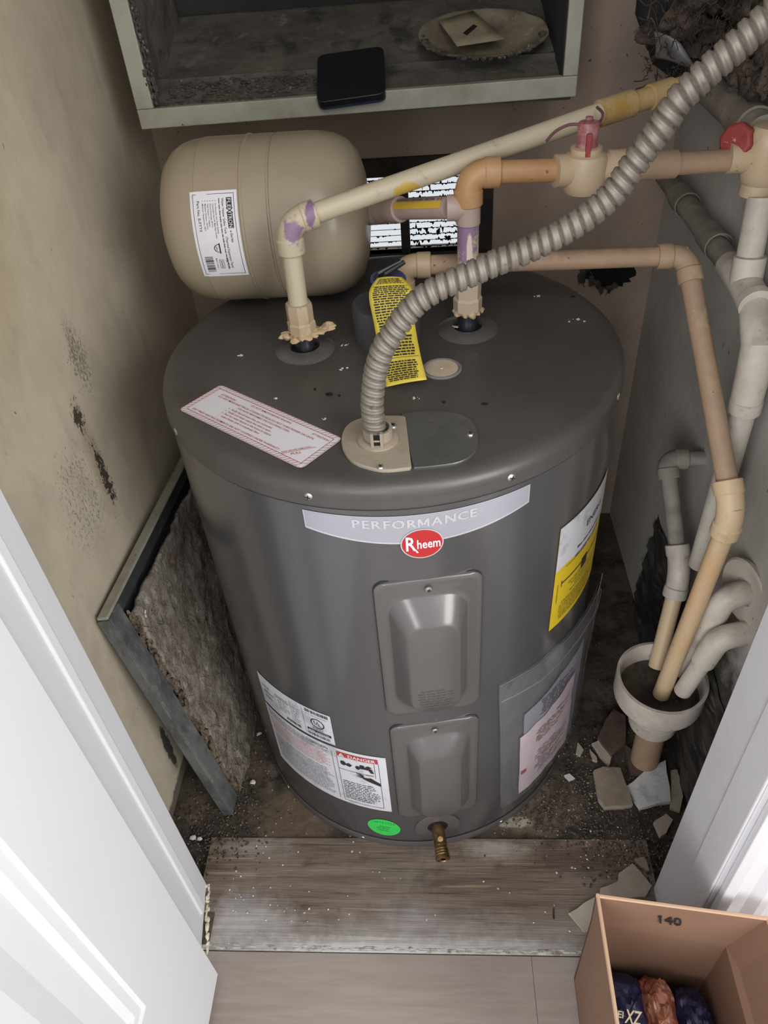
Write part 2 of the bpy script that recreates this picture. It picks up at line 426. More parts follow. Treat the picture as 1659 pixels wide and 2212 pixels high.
m_paper = mat('white_label', (226, 224, 230), 0.5, layers=[('noise', (204, 200, 204), 12, 0.5, 0.8, 0.5)])
m_paperd = mat('worn_label', (214, 214, 220), 0.5, layers=[('noise', (160, 160, 166), 26, 0.52, 0.64, 0.6), ('spot', (150, 152, 158), (-0.20, -0.20, 0.23), (0.03, 0.05, 0.10), 0.4, 30, 1.0)])
m_ink = mat('black_ink', (42, 40, 42), 0.6)
m_inkgrey = mat('grey_ink', (132, 130, 136), 0.6)
m_inkred = mat('red_ink', (176, 62, 58), 0.6)
m_inkpink = mat('faded_red_ink', (208, 150, 146), 0.6)
m_red = mat('red_badge', (178, 44, 46), 0.3)
m_silver = mat('silver_band', (178, 178, 188), 0.32, 0.35)
m_silverlt = mat('silver_band_letters', (212, 212, 218), 0.3, 0.4)
m_green = mat('green_sticker', (60, 214, 92), 0.5)
m_greenink = mat('green_sticker_ink', (28, 120, 52), 0.5)
m_ytag = mat('yellow_tag', (222, 200, 74), 0.5, layers=[('noise', (198, 174, 58), 24, 0.5, 0.7, 0.5)])
m_yguide = mat('yellow_energy_label', (226, 194, 36), 0.5)
m_flex = mat('galvanised_flex', (140, 132, 122), 0.52, 0.45, layers=[('noise', (118, 106, 94), 30, 0.48, 0.68, 0.6), ('noise', (86, 66, 50), 80, 0.62, 0.72, 0.5)], bump=(200, 0.1))
m_coverb = mat('dusty_cover_plate', (160, 149, 132), 0.7, 0.1, layers=[('noise', (140, 122, 98), 30, 0.45, 0.7, 0.7), ('noise', (88, 74, 58), 60, 0.62, 0.72, 0.6)], bump=(150, 0.3))
m_coverg = mat('galvanised_cover_plate', (134, 138, 138), 0.34, 0.75, layers=[('noise', (108, 112, 112), 24, 0.45, 0.7, 0.6)])
m_disc = mat('cream_plug', (206, 190, 166), 0.6, layers=[('noise', (176, 156, 130), 40, 0.5, 0.7, 0.5)])
m_washer = mat('grey_plastic_rim', (128, 128, 126), 0.5)
m_putty = mat('old_putty', (196, 172, 136), 0.8, layers=[('noise', (140, 112, 78), 50, 0.5, 0.7, 0.7)], bump=(120, 0.6))
m_bluepl = mat('blue_valve_ring', (74, 76, 128), 0.4, 0.2, layers=[('noise', (150, 150, 180), 120, 0.55, 0.65, 0.7)])
m_lever = mat('dark_lever_metal', (64, 68, 68), 0.4, 0.7)
m_frame = mat('greenish_grey_frame', (164, 163, 150), 0.55, 0.1, layers=[
    ('noise', (128, 122, 104), 14, 0.45, 0.7, 0.7), ('speck', (50, 42, 34), 60, 0.13, 0.9, 0.22)], bump=(80, 0.15))
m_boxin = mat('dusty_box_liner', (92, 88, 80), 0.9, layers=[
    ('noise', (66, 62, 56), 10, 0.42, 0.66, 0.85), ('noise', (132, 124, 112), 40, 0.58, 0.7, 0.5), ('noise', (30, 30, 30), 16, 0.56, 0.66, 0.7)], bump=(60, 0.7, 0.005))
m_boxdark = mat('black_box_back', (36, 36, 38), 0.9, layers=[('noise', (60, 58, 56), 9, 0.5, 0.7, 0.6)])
m_dust = mat('grey_lint', (88, 84, 77), 1.0, layers=[('noise', (54, 52, 50), 60, 0.45, 0.6, 0.8), ('noise', (170, 164, 150), 90, 0.6, 0.7, 0.7)], bump=(300, 1.0, 0.003))
m_device = mat('black_plastic', (24, 25, 30), 0.45)
m_deviced = mat('dark_blue_plastic_edge', (46, 50, 70), 0.4)
m_plate = mat('grimy_cream_dish', (120, 110, 92), 0.7, layers=[('noise', (74, 66, 54), 20, 0.42, 0.62, 0.8), ('noise', (150, 140, 124), 60, 0.6, 0.7, 0.6)], bump=(80, 0.5))
m_card = mat('grimy_card', (138, 128, 106), 0.8, layers=[('noise', (104, 96, 80), 20, 0.45, 0.65, 0.6)])
m_fframe = mat('rusty_grey_filter_frame', (112, 114, 112), 0.7, 0.2, layers=[
    ('noise', (58, 60, 62), 18, 0.42, 0.62, 0.8, (1, 1, 0.5)), ('noise', (142, 140, 130), 70, 0.56, 0.68, 0.5, (1, 1, 0.4))], bump=(120, 0.5, 0.003))
m_fdark = mat('black_filter_channel', (44, 46, 50), 0.8, layers=[('noise', (84, 84, 80), 40, 0.55, 0.7, 0.6)])
m_fmat = mat('matted_fibre_filter', (150, 143, 132), 1.0, layers=[
    ('noise', (104, 95, 85), 12, 0.42, 0.62, 0.8), ('noise', (186, 174, 156), 60, 0.56, 0.68, 0.6), ('noise', (98, 74, 54), 26, 0.55, 0.68, 0.7)],
    bump=(160, 1.0, 0.006))
m_fedge = mat('brown_fibre_edge', (118, 104, 88), 1.0, layers=[('noise', (150, 132, 110), 80, 0.5, 0.65, 0.7), ('noise', (44, 36, 30), 40, 0.5, 0.62, 0.8)], bump=(220, 1.0, 0.006))
m_box = mat('brown_cardboard', (130, 99, 80), 0.75, layers=[('noise', (120, 90, 71), 6, 0.4, 0.7, 0.5), ('noise', (124, 94, 75), 90, 0.45, 0.7, 0.4, (1, 1, 0.1))], bump=(40, 0.08))
m_boxedge = mat('pale_cardboard_edge', (188, 154, 126), 0.8)
m_navy = mat('navy_foil_wrapper', (36, 36, 66), 0.3, 0.2, layers=[('noise', (78, 72, 110), 30, 0.58, 0.68, 0.5)])
m_snack = mat('orange_brown_wrapper', (150, 98, 76), 0.35, 0.05, layers=[('noise', (110, 40, 44), 24, 0.46, 0.56, 0.85), ('noise', (214, 160, 140), 34, 0.58, 0.66, 0.8)])
m_cream = mat('cream_print', (206, 190, 160), 0.5)
m_chipw = mat('white_tile_fragment', (212, 212, 210), 0.7, layers=[('noise', (168, 168, 166), 50, 0.5, 0.66, 0.7)], bump=(120, 0.5))
m_chipb = mat('brown_tile_fragment', (150, 136, 120), 0.75, layers=[('noise', (112, 98, 84), 24, 0.42, 0.66, 0.7), ('speck', (200, 190, 170), 90, 0.14, 0.7, 0.2)], bump=(90, 0.5))
m_chipbe = mat('beige_tile_fragment', (178, 166, 150), 0.7, layers=[('noise', (146, 134, 120), 18, 0.45, 0.66, 0.6)], bump=(60, 0.2))
m_chipd = mat('dark_brick_fragment', (98, 78, 68), 0.85, layers=[('noise', (66, 52, 46), 24, 0.42, 0.66, 0.7)], bump=(90, 0.6))
m_grav = mat('plaster_grit', (136, 128, 116), 0.85)
m_gravd = mat('dark_grit', (74, 64, 56), 0.9)
m_insul = mat('matted_brown_insulation', (98, 84, 74), 1.0, layers=[('noise', (44, 38, 36), 14, 0.45, 0.6, 0.9), ('noise', (140, 124, 108), 60, 0.6, 0.7, 0.6)], bump=(120, 1.0, 0.01))
m_foil = mat('dull_grey_foil', (150, 150, 152), 0.5, 0.3, layers=[('noise', (84, 84, 88), 18, 0.45, 0.65, 0.7)])
m_vwood = mat('dark_vent_frame', (52, 46, 42), 0.85, layers=[('noise', (30, 28, 28), 30, 0.45, 0.65, 0.8)])
m_slat = mat('grimy_vent_slat', (58, 58, 60), 0.7)
m_redk = mat('red_valve_handle', (146, 58, 56), 0.6, layers=[('noise', (130, 36, 40), 50, 0.5, 0.62, 0.7), ('noise', (196, 140, 132), 70, 0.60, 0.64, 0.9)])
m_redt = mat('dusty_red_cap', (152, 92, 92), 0.4, layers=[('noise', (190, 160, 156), 60, 0.5, 0.66, 0.6)])
m_wire = mat('purple_brown_wire', (110, 70, 76), 0.6)
m_manual = mat('pinkish_manual_paper', (226, 206, 208), 0.6)
m_manualg = mat('grey_back_paper', (150, 148, 160), 0.6)
m_plum = mat('plum_ink', (128, 70, 78), 0.6)

def mat_film():
    s = NT('clear_plastic_film')
    out = s.n['Material Output']
    tr = s.n.new('ShaderNodeBsdfTransparent'); tr.inputs[0].default_value = (0.93, 0.93, 0.95, 1)
    gl = s.n.new('ShaderNodeBsdfGlossy'); gl.inputs['Roughness'].default_value = 0.18; gl.inputs[0].default_value = (1, 1, 1, 1)
    df = s.n.new('ShaderNodeBsdfDiffuse'); df.inputs[0].default_value = (0.6, 0.6, 0.62, 1)
    m1 = s.n.new('ShaderNodeMixShader'); m1.inputs[0].default_value = 0.10
    m2 = s.n.new('ShaderNodeMixShader'); m2.inputs[0].default_value = 0.09
    s.L(tr.outputs[0], m1.inputs[1]); s.L(gl.outputs[0], m1.inputs[2])
    s.L(m1.outputs[0], m2.inputs[1]); s.L(df.outputs[0], m2.inputs[2])
    bn = s.n.new('ShaderNodeBump'); bn.inputs['Strength'].default_value = 0.5; bn.inputs['Distance'].default_value = 0.003
    s.L(s.noise(40, 4), bn.inputs['Height']); s.L(bn.outputs[0], gl.inputs['Normal'])
    s.L(m2.outputs[0], out.inputs['Surface']); return s.m
m_film = mat_film()

# ------------------------------------------------------------------ the closet and the room
XL, XR, YB, YF = -0.41, 0.46, 0.52, -0.342
H = 2.35
struct(MB().box((XL - 0.09, YF, 0), (XL, YB + 0.035, H)).build('wall_left', m_wall, smooth=0))
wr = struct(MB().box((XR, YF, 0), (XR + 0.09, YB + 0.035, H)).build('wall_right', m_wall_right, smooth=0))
VX0, VX1, VZ0, VZ1 = -0.072, 0.142, 0.655, 0.792
b = MB()
b.box((XL, YB, 0), (VX0, YB + 0.035, H)); b.box((VX1, YB, 0), (XR, YB + 0.035, H))
b.box((VX0, YB, 0), (VX1, YB + 0.035, VZ0)); b.box((VX0, YB, VZ1), (VX1, YB + 0.035, H))
wb = struct(b.build('wall_back', m_wall_back, smooth=0))
struct(MB().box((XL - 0.09, YF, H), (XR + 0.09, YB + 0.035, H + 0.05)).build('ceiling', m_ceiling, smooth=0))
# front wall with the doorway
b = MB()
b.box((XL - 1.1, -0.437, 0), (-0.36, YF, 2.6)); b.box((0.40, -0.437, 0), (XR + 1.2, YF, 2.6)); b.box((-0.36, -0.437, 2.08), (0.40, YF, 2.6))
struct(b.build('wall_front', m_roomwall, smooth=0))
# plastered returns behind the jambs show the closet paint
struct(MB().box((XL, YF, 0), (-0.345, YF + 0.004, H)).build('trim_4', m_wall, smooth=0))
# floor: grimy subfloor in the closet, one dirty plank over the threshold, clean planks in the room
fl = struct(MB().box((XL - 0.09, -2.4, -0.06), (XR + 1.2, YB + 0.035, -0.012)).add([], []).build('floor', m_gapdark, smooth=0))
b = MB()
def sub(u, v):
    x = XL + (XR - XL) * u; y = -0.2655 + (YB + 0.2655) * v
    z = -0.001 + 0.0025 * noise.noise(Vector((x, y, 0)) * 30) + 0.001 * noise.noise(Vector((x, y, 0)) * 110)
    return (x, y, z)
b.grid(sub, 110, 90)
b.build('subfloor', m_sub, fl, smooth=60)
MB().box((-0.335, -0.4365, -0.012), (0.372, -0.2665, 0.002)).build('threshold_plank', m_dirty, fl, bevel=0.0012)
y0 = -0.438; r = 0
for y0, y1, cuts in ((-0.438, -0.615, (-1.4, 0.172, 1.4)), (-0.616, -0.793, (-1.4, -0.35, 0.7, 1.4)), (-0.794, -0.971, (-1.4, 0.1, 1.4)),
                     (-0.972, -1.149, (-1.4, -0.6, 0.5, 1.4)), (-1.15, -1.327, (-1.4, 0.2, 1.4)), (-1.328, -1.505, (-1.4, -0.3, 1.4)), (-1.506, -1.683, (-1.4, 0.4, 1.4))):
    for a, c in zip(cuts, cuts[1:]):
        MB().box((a + 0.0002, y1 - 0.0007, -0.012), (c - 0.0002, y0, 0)).build('plank', m_clean, fl, bevel=0.0003)
# ragged white plaster line along the plank edge
b = MB(); rnd = random.Random(3)
for i in range(120):
    x = rnd.uniform(-0.31, 0.27); w = rnd.uniform(0.004, 0.014); y = -0.4355 + rnd.uniform(0, 0.006)
    b.blob((x, y, 0.0016), (w * 0.8, rnd.uniform(0.0008, 0.0028), 0.0009), 0.4, 80, 8, 4, i)
stuff(b.build('plaster_residue', m_grav2, fl))

# skirting of rotted wood on the right wall and plinth on the left
b = MB()
def rot(u, v):
    y = YF + 0.01 + u * 0.55; z = v * (0.26 + 0.03 * noise.noise(Vector((y * 14, 0, 0))))
    return (XR - 0.003 - 0.010 * (1 - v) + 0.006 * noise.noise(Vector((y * 30, z * 60, 2))), y, z)
b.grid(rot, 60, 40)
struct(b.build('baseboard_right', m_rot, smooth=60))

# torn hole under the relief pipe: black patch painted for its dark inside
hc = P(1312, 592, y=YB - 0.001)
h = MB(); pts = []
rnd = random.Random(5)
for k in range(26):
    a = 2 * pi * k / 26; q = 0.75 + 0.4 * rnd.random()
    pts.append((hc.x + math.cos(a) * 0.052 * q, hc.z + math.sin(a) * 0.026 * q - 0.3 * math.cos(a) * 0.02))
h.prism(pts, YB - 0.0015, YB + 0.004, lambda x, z, y: (x, y, z))
h.build('hole_dark_patch', m_hole, wb, smooth=0)
h = MB()
for k, (x, z) in enumerate(pts):
    if 8 < k < 22:
        h.blob((x, YB - 0.004, z), (0.007, 0.004, 0.006), 0.6, 160, 8, 5, k)
        h.tube([(x, YB - 0.005, z), (x + rnd.uniform(-.008, .008), YB - 0.012, z - rnd.uniform(0, .014))], 0.0007, 4)
stuff(h.build('torn_plaster', m_dust, wb))

# vent window in the back wall
w1 = struct(MB().box((VX0 - 0.012, YB - 0.008, VZ1), (VX1 + 0.022, YB + 0.02, VZ1 + 0.03)).box((VX0 - 0.012, YB - 0.008, VZ0 - 0.03), (VX1 + 0.022, YB + 0.02, VZ0))
            .box((VX0 - 0.012, YB - 0.008, VZ0), (VX0, YB + 0.02, VZ1)).box((VX1, YB - 0.008, VZ0), (VX1 + 0.022, YB + 0.02, VZ1)).build('window_1', m_vwood, smooth=0, bevel=0.001))
MB().box((0.000, YB + 0.0, VZ0), (0.016, YB + 0.02, VZ1)).build('mullion', m_vwood, w1, smooth=0)
NS = 12; rnd = random.Random(11)
for half in ((VX0, 0.000), (0.016, VX1)):
    for i in range(NS):
        z = VZ0 + 0.006 + i * (VZ1 - VZ0 - 0.006) / NS
        MB().box((half[0], YB + 0.012, z), (half[1], YB + 0.022, z + 0.0011), lambda x, y, zz: (x, y, zz - (y - YB - 0.012) * 0.37)).build('slat', m_slat, w1, smooth=0)
g = MB()
for half in ((VX0, 0.000), (0.016, VX1)):
    for i in range(NS):
        z = VZ0 + 0.006 + i * (VZ1 - VZ0 - 0.006) / NS
        heavy = (half[0] > 0) or i > NS - 3
        x = half[0]
        while x < half[1]:
            w = rnd.uniform(0.002, 0.007)
            if rnd.random() < (0.8 if heavy else 0.35):
                hh = rnd.choice((0.0012, 0.002, 0.003, 0.003, 0.0055 if heavy else 0.002, 0.011 if rnd.random() < .25 and heavy else 0.002))
                s_ = rnd.choice((-1, 1)); x2 = min(x + w, half[1])
                g.add([(x, YB + 0.011, z), (x2, YB + 0.011, z), ((x + x2) / 2 + rnd.uniform(-.001, .001), YB + 0.011, z + s_ * hh),
                       (x, YB + 0.013, z), (x2, YB + 0.013, z), ((x + x2) / 2, YB + 0.013, z + s_ * hh)], [(0, 1, 2), (3, 5, 4), (0, 2, 5, 3), (1, 4, 5, 2), (0, 3, 4, 1)])
            x += w * rnd.uniform(0.6, 1.1)
for k in range(5):
    z = VZ0 + 0.02 + k * 0.012
    g.blob((0.09 + rnd.uniform(-.05, .05), YB + 0.012, z), (0.004, 0.001, 0.005), 0.7, 200, 8, 5, k)
stuff(g.build('vent_grime', m_hole, w1, smooth=0))
# bent mesh at the vent's left corner
g = MB()
for k in range(5):
    z = VZ0 + 0.01 + k * 0.009
    g.tube([(VX0 - 0.0005, YB + 0.004, z), (VX0 + 0.006, YB + 0.003, z + 0.006), (VX0 + 0.001, YB + 0.004, z + 0.012)], 0.0006, 5)
g.build('bent_screen', m_coverg, w1)
# ------------------------------------------------------------------ door frame
b = MB(); b.box((-0.36, -0.437, 0.0), (-0.322, YF, 2.08), None)
jl = struct(MB().add([(-0.36, YF, 0), (-0.327, YF, 0), (-0.3135, -0.437, 0), (-0.36, -0.437, 0), (-0.36, YF, 2.08), (-0.327, YF, 2.08), (-0.3135, -0.437, 2.08), (-0.36, -0.437, 2.08)],
                     [(3, 2, 1, 0), (4, 5, 6, 7), (0, 1, 5, 4), (1, 2, 6, 5), (2, 3, 7, 6), (3, 0, 4, 7)]).build('trim_1', m_white, smooth=0, bevel=0.001))
MB().box((-0.327, -0.395, 0.02), (-0.3165, -0.382, 2.06)).build('door_stop', m_white, jl, smooth=0, bevel=0.0015)
jr = struct(MB().box((0.366, -0.452, 0.0), (0.402, YF, 2.08)).build('trim_2', m_trimr, smooth=0, bevel=0.001))
MB().box((0.3625, -0.4515, 0.0), (0.366, -0.404, 2.06)).build('door_stop', m_trimr, jr, smooth=0, bevel=0.002)
cs = MB(); prof = [(0.372, -0.4525), (0.372, -0.462), (0.384, -0.465), (0.387, -0.459), (0.402, -0.461), (0.414, -0.467), (0.424, -0.467), (0.428, -0.460), (0.436, -0.458), (0.436, -0.4525)]
cs.prism(prof, 0.0, 2.12)
struct(cs.build('trim_3', m_trimr, smooth=0, bevel=0.001))
struct(MB().box((-0.36, -0.437, 2.04), (0.40, YF, 2.08)).build('trim_6', m_white, smooth=0))
b = MB(); rnd = random.Random(8)
for k in range(16):
    t = k / 15
    p = lerp((-0.3265, -0.345, 0.0), (-0.309, -0.437, 0.0), t)
    b.blob((p.x + 0.003 + rnd.uniform(-.001, .002), p.y, 0.003), (rnd.uniform(.0015, .004), rnd.uniform(.003, .006), 0.003), 0.6, 160, 10, 7, k)
struct(stuff(b.build('caulk_crumbs', m_caulk, jl)) and jl)
b = MB(); b.box((-0.322, -0.430, 0.0), (-0.304, -0.385, 0.004)); b.build('dark_gap', m_gapdark, jl, smooth=0)

# open door leaf at the left with a recessed panel
def dl(u, z, d=0.0): return (-0.2795 - d, -0.472 - u, z)
DW, DH = 0.72, 2.02
d = MB()
pu0, pu1, pz0, pz1 = 0.113, 0.607, 0.275, 0.88
qz0, qz1 = 1.02, 1.90
def cell(a, c, z0, z1): d.box((-0.3145, -0.472 - c, z0), (-0.2795, -0.472 - a, z1))
cell(0, pu0, 0.012, DH); cell(pu1, DW, 0.012, DH)
cell(pu0, pu1, 0.012, pz0); cell(pu0, pu1, pz1, qz0); cell(pu0, pu1, qz1, DH)
dr = struct(d.build('door_1', m_white, smooth=0))
for z0, z1 in ((pz0, pz1), (qz0, qz1)):
    o = MB()
    ringsP = []
    for ins, dep in ((0, 0.0), (0.004, 0.003), (0.014, 0.004), (0.022, 0.009), (0.050, 0.009), (0.075, 0.004)):
        ringsP.append([dl(pu0 + ins, z0 + ins, dep), dl(pu1 - ins, z0 + ins, dep), dl(pu1 - ins, z1 - ins, dep), dl(pu0 + ins, z1 - ins, dep)])
    vs = [p for rg in ringsP for p in rg]; n = len(ringsP)
    fs = [(i * 4 + k, i * 4 + (k + 1) % 4, (i + 1) * 4 + (k + 1) % 4, (i + 1) * 4 + k) for i in range(n - 1) for k in range(4)] + [tuple((n - 1) * 4 + k for k in range(4))]
    o.add(vs, fs); o.box((-0.3145, -0.472 - pu1, z0), (-0.2925, -0.472 - pu0, z1))
    o.build('door_panel', m_white, dr, smooth=0)
d = MB()
for z in (0.25, 1.0, 1.8):
    d = MB(); d.tube([(-0.311, -0.452, z - 0.04), (-0.311, -0.452, z + 0.04)], 0.005, 10); d.build('hinge', m_screw, dr)

# ------------------------------------------------------------------ water heater
R = 0.28; TZ = 0.753
wh = thing('water_heater', (0, 0, 0), 'large grey cylindrical electric water heater standing in the middle of the closet', 'water heater')
def cy(phi, z, h=0.0):
    a = math.radians(phi); rr = R + h
    return Vector((rr * math.sin(a), -rr * math.cos(a), z))
def cdir(phi):
    a = math.radians(phi); return Vector((math.sin(a), -math.cos(a), 0))
MB().lathe((0, 0, 0), (0, 0, 1), [(0.24, 0.02), (R - 0.002, 0.02), (R, 0.022), (R, 0.40), (R, 0.722), (R - 0.003, 0.7225), (R - 0.003, 0.727), (0.2, 0.727)], 128, True).build('jacket', m_tank, wh)
MB().lathe((0, 0, 0), (0, 0, 1), [(R - 0.002, 0.7245), (R + 0.0015, 0.7245), (R + 0.0022, 0.728), (R + 0.0008, 0.7335), (R + 0.0016, 0.7375), (R + 0.0012, 0.743), (R - 0.0006, 0.7475), (R - 0.005, 0.7512), (R - 0.012, TZ), (R - 0.02, TZ + 0.0004), (0.15, TZ), (0.0008, TZ)], 128, True).build('top_cap', m_tanktop, wh)
MB().lathe((0, 0, 0), (0, 0, 1), [(R - 0.004, 0.0), (R + 0.0015, 0.001), (R + 0.002, 0.016), (R + 0.0005, 0.0185), (R - 0.004, 0.0188), (R - 0.004, 0.021)], 128, True).build('base_ring', m_panel, wh)
MB().lathe((0, 0, 0), (0, 0, 1), [(R + 0.0003, 0.0186), (R + 0.0008, 0.0188), (R + 0.0008, 0.0208), (R + 0.0003, 0.021)], 128, False).build('base_seam', m_seamshade, wh)

def rrect(x0, y0, x1, y1, r, n=5):
    out = []
    for cx, cyy, a0 in ((x1 - r, y1 - r, 0), (x0 + r, y1 - r, 90), (x0 + r, y0 + r, 180), (x1 - r, y0 + r, 270)):
        for k in range(n + 1):
            a = math.radians(a0 + 90 * k / n); out.append((cx + r * math.cos(a), cyy + r * math.sin(a)))
    return out
K = math.radians(1) * R      # metres of arc per degree
def access_panel(phi0, phi1, z0, z1, e0, e1, t0, t1, hgt):
    rings = []
    o = rrect(phi0 * K, z0, phi1 * K, z1, 0.014)
    rings.append((o, 0.0)); rings.append((o, 0.0032))
    rings.append((rrect(phi0 * K + 0.0015, z0 + 0.0015, phi1 * K - 0.0015, z1 - 0.0015, 0.0135), 0.0045))
    rings.append((rrect(phi0 * K + 0.007, z0 + 0.007, phi1 * K - 0.007, z1 - 0.007, 0.012), 0.0040))
    E = rrect(e0[0] * K, e0[1], e1[0] * K, e1[1], 0.026); T = rrect(t0[0] * K, t0[1], t1[0] * K, t1[1], 0.019)
    prev = rings[-1][0]
    for t in (0.33, 0.66): rings.append(([(a[0] * (1 - t) + b_[0] * t, a[1] * (1 - t) + b_[1] * t) for a, b_ in zip(prev, E)], 0.004))
    rings.append((E, 0.0042))
    for t, hh in ((0.06, 0.05), (0.16, 0.20), (0.84, 0.86), (0.94, 0.97), (1.0, 1.0)):
        rings.append(([(a[0] * (1 - t) + b_[0] * t, a[1] * (1 - t) + b_[1] * t) for a, b_ in zip(E, T)], 0.0042 + hgt * hh))
    cx = (t0[0] + t1[0]) / 2 * K; cz = (t0[1] + t1[1]) / 2
    for t in (0.5, 0.98): rings.append(([(a[0] * (1 - t) + cx * t, a[1] * (1 - t) + cz * t) for a in T], 0.0042 + hgt))
    n = len(o); vs = []; m = len(rings)
    for rg, hh in rings: vs += [cy(a / K, zz, hh) for a, zz in rg]
    fs = [(i * n + k, i * n + (k + 1) % n, (i + 1) * n + (k + 1) % n, (i + 1) * n + k) for i in range(m - 1) for k in range(n)]
    fs.append(tuple((m - 1) * n + k for k in range(n)))
    mb = MB(); mb.add(vs, fs)
    p = mb.build('access_panel', m_panel, wh, smooth=50)
    # shadow under the panel lip, painted as a dark outline strip
    sh = MB(); o1 = rrect(phi0 * K - 0.0012, z0 - 0.0004, phi1 * K + 0.0008, z1 + 0.0016, 0.015)
    sh.add([cy(a / K, zz, 0.0006) for a, zz in o] + [cy(a / K, zz, 0.0006) for a, zz in o1], [(k, n + k, n + (k + 1) % n, (k + 1) % n) for k in range(n)])
    sh.build('panel_shadow_line', m_seamshade, p)
    return p
pu = access_panel(-3.7, 20.9, 0.375, 0.621, (-0.8, 0.400), (17.2, 0.599), (3.4, 0.412), (14.3, 0.568), 0.021)
pl = access_panel(-3.4, 20.9, 0.104, 0.349, (0.8, 0.118), (18.4, 0.327), (4.0, 0.136), (14.6, 0.296), 0.017)
# embossed small print on the upper panel
b = MB(); rnd = random.Random(2)
text_rows(b, lambda u, v: cy(u / K, v, 0.0257), 4.6 * K, 13.4 * K, 0.452, 0.0052, 0.0026, 7, rnd, 0.3, 0.004)
b.build('embossed_print', mat('panel_print', (90, 86, 84), 0.4), pu, smooth=0)

def screw(parent, c, nrm, r=0.0042):
    nrm = Vector(nrm).normalized(); c = Vector(c)
    s_ = MB().lathe(c, nrm, [(r, 0), (r, 0.0006), (r * 0.8, 0.0018), (r * 0.4, 0.0024), (r * .05, 0.0025)], 16).build('screw', m_screw, parent)
    t1 = nrm.cross(Vector((0.3, 0.2, 1))).normalized(); t2 = nrm.cross(t1)
    x = MB()
    for a, c2 in ((t1, t2), (t2, t1)):
        q = [c + nrm * 0.00265 + a * (r * 0.62 * i) + c2 * (r * 0.15 * j) for i, j in ((-1, -1), (1, -1), (1, 1), (-1, 1))]
        x.add(q, [(0, 1, 2, 3)])
    x.build('cross_slot', m_slot, s_, smooth=0)
    return s_
screw(pu, cy(8.5, 0.609, 0.0042), cdir(8.5)); screw(pu, cy(8.8, 0.385, 0.0042), cdir(8.8))
screw(pl, cy(8.7, 0.337, 0.0042), cdir(8.7)); screw(pl, cy(9.1, 0.111, 0.0042), cdir(9.1))
for ph in (-57.5, -15.1, 27.0, 66.6): screw(wh, cy(ph, 0.736, 0.001), cdir(ph), 0.0046)
for ph in (-50, -16.8, 30.9, 64): screw(wh, cy(ph, 0.0095, 0.0012), cdir(ph), 0.0038)

# drain valve with its round escutcheon
dp = cy(8.4, 0.066, 0)
dd = (cdir(8.4) + Vector((0, 0, -0.10))).normalized()
MB().lathe(dp - cdir(8.4) * 0.004, cdir(8.4), [(0.035, 0.0), (0.035, 0.0048), (0.0335, 0.0056), (0.016, 0.0056), (0.0155, 0.002), (0.0, 0.002)], 40).build('drain_escutcheon', m_panel, wh)
MB().lathe(dp, cdir(8.4), [(0.0155, 0.0012), (0.0155, 0.0018)], 30).build('drain_opening', m_hole, wh)
dv = MB().lathe(dp, dd, [(0.0098, 0.0), (0.0098, 0.030), (0.0098, 0.031), (0.0088, 0.032), (0.0088, 0.035), (0.0105, 0.036), (0.0100, 0.038), (0.0108, 0.040), (0.0102, 0.042), (0.0110, 0.044),
                   (0.0104, 0.046), (0.0112, 0.048), (0.0112, 0.051), (0.0085, 0.052), (0.0075, 0.0505), (0.0, 0.050)], 26).build('drain_valve', m_brass, wh)
MB().lathe(dp + dd * 0.021 + Vector((0.001, -0.0035, 0.0085)), (0.05, -0.45, 0.9), [(0.0052, -0.003), (0.0052, 0.002), (0.004, 0.003), (0.001, 0.0032)], 16).build('stem_screw', m_brass, dv)
MB().box((-0.004, -0.0006, -0.0005), (0.004, 0.0006, 0.0), lambda x, y, z: dp + dd * 0.0506 + Vector((x, 0, y * 3 + z))).build('valve_slot', m_slot, dv, smooth=0)

# name band with the red badge
def band_top(u): return 0.7145 + 0.0022 * ((u - 0.5) * 2) ** 2
def band_bot(u): return 0.6760 + 0.0165 * abs((u - 0.5) * 2) ** 2.0
b = MB(); b.grid(lambda u, v: cy(-17.1 + 49.1 * u, band_bot(u) * (1 - v) + band_top(u) * v, 0.0008), 60, 2)
nb = b.build('name_band', m_silverlt, wh, smooth=0)
b = MB(); b.grid(lambda u, v: cy(-16.8 + 48.5 * u, (band_bot(u) + 0.0022) * (1 - v) + (band_top(u) - 0.0010) * v, 0.0011), 60, 2)
b.build('band_fill', m_silver, nb, smooth=0)
b = MB(); st = 'PERFORMANCE'
lets = [text_geo(c)[2] for c in st]; x = -6.8 * K; sc = 0.0152
for c, w in zip(st, lets):
    u0 = x / K
    uu = (u0 + 17.1) / 49.1; base = 0.6985 + 0.0016 * ((u0 - 7.5) / 14.0) ** 2
    slope = (u0 - 7.5) * 0.00030 * 0.0
    if c == 'M':
        fM = lambda a, v: cy(a / K, v, 0.0015); m_w = w * sc * 1.08; t_ = 0.0022; H_ = 0.0108
        for pts in (((0, 0), (t_, 0), (t_, H_), (0, H_)), ((m_w - t_, 0), (m_w, 0), (m_w, H_), (m_w - t_, H_)), ((0, H_), (t_ * 1.3, H_), (m_w / 2 + t_ * .6, H_ * .12), (m_w / 2 - t_ * .6, H_ * .12)),
                    ((m_w, H_), (m_w - t_ * 1.3, H_), (m_w / 2 - t_ * .6, H_ * .12), (m_w / 2 + t_ * .6, H_ * .12))):
            b.add([fM(x + p, base + q) for p, q in pts], [(0, 1, 2, 3)])
    else:
      for q in (0, 0.0004, 0.0008): put_text(b, c, lambda a, v: cy(a / K, v, 0.0015), x + q, base + q * 0.5, 0.0108, width=w * sc * 1.08)
    x += w * sc * 1.12 + 0.0014
put_text(b, 'TM', lambda a, v: cy(a / K, v, 0.0015), x, base + 0.009, 0.0022)
b.build('band_lettering', m_silverlt, nb, smooth=0)
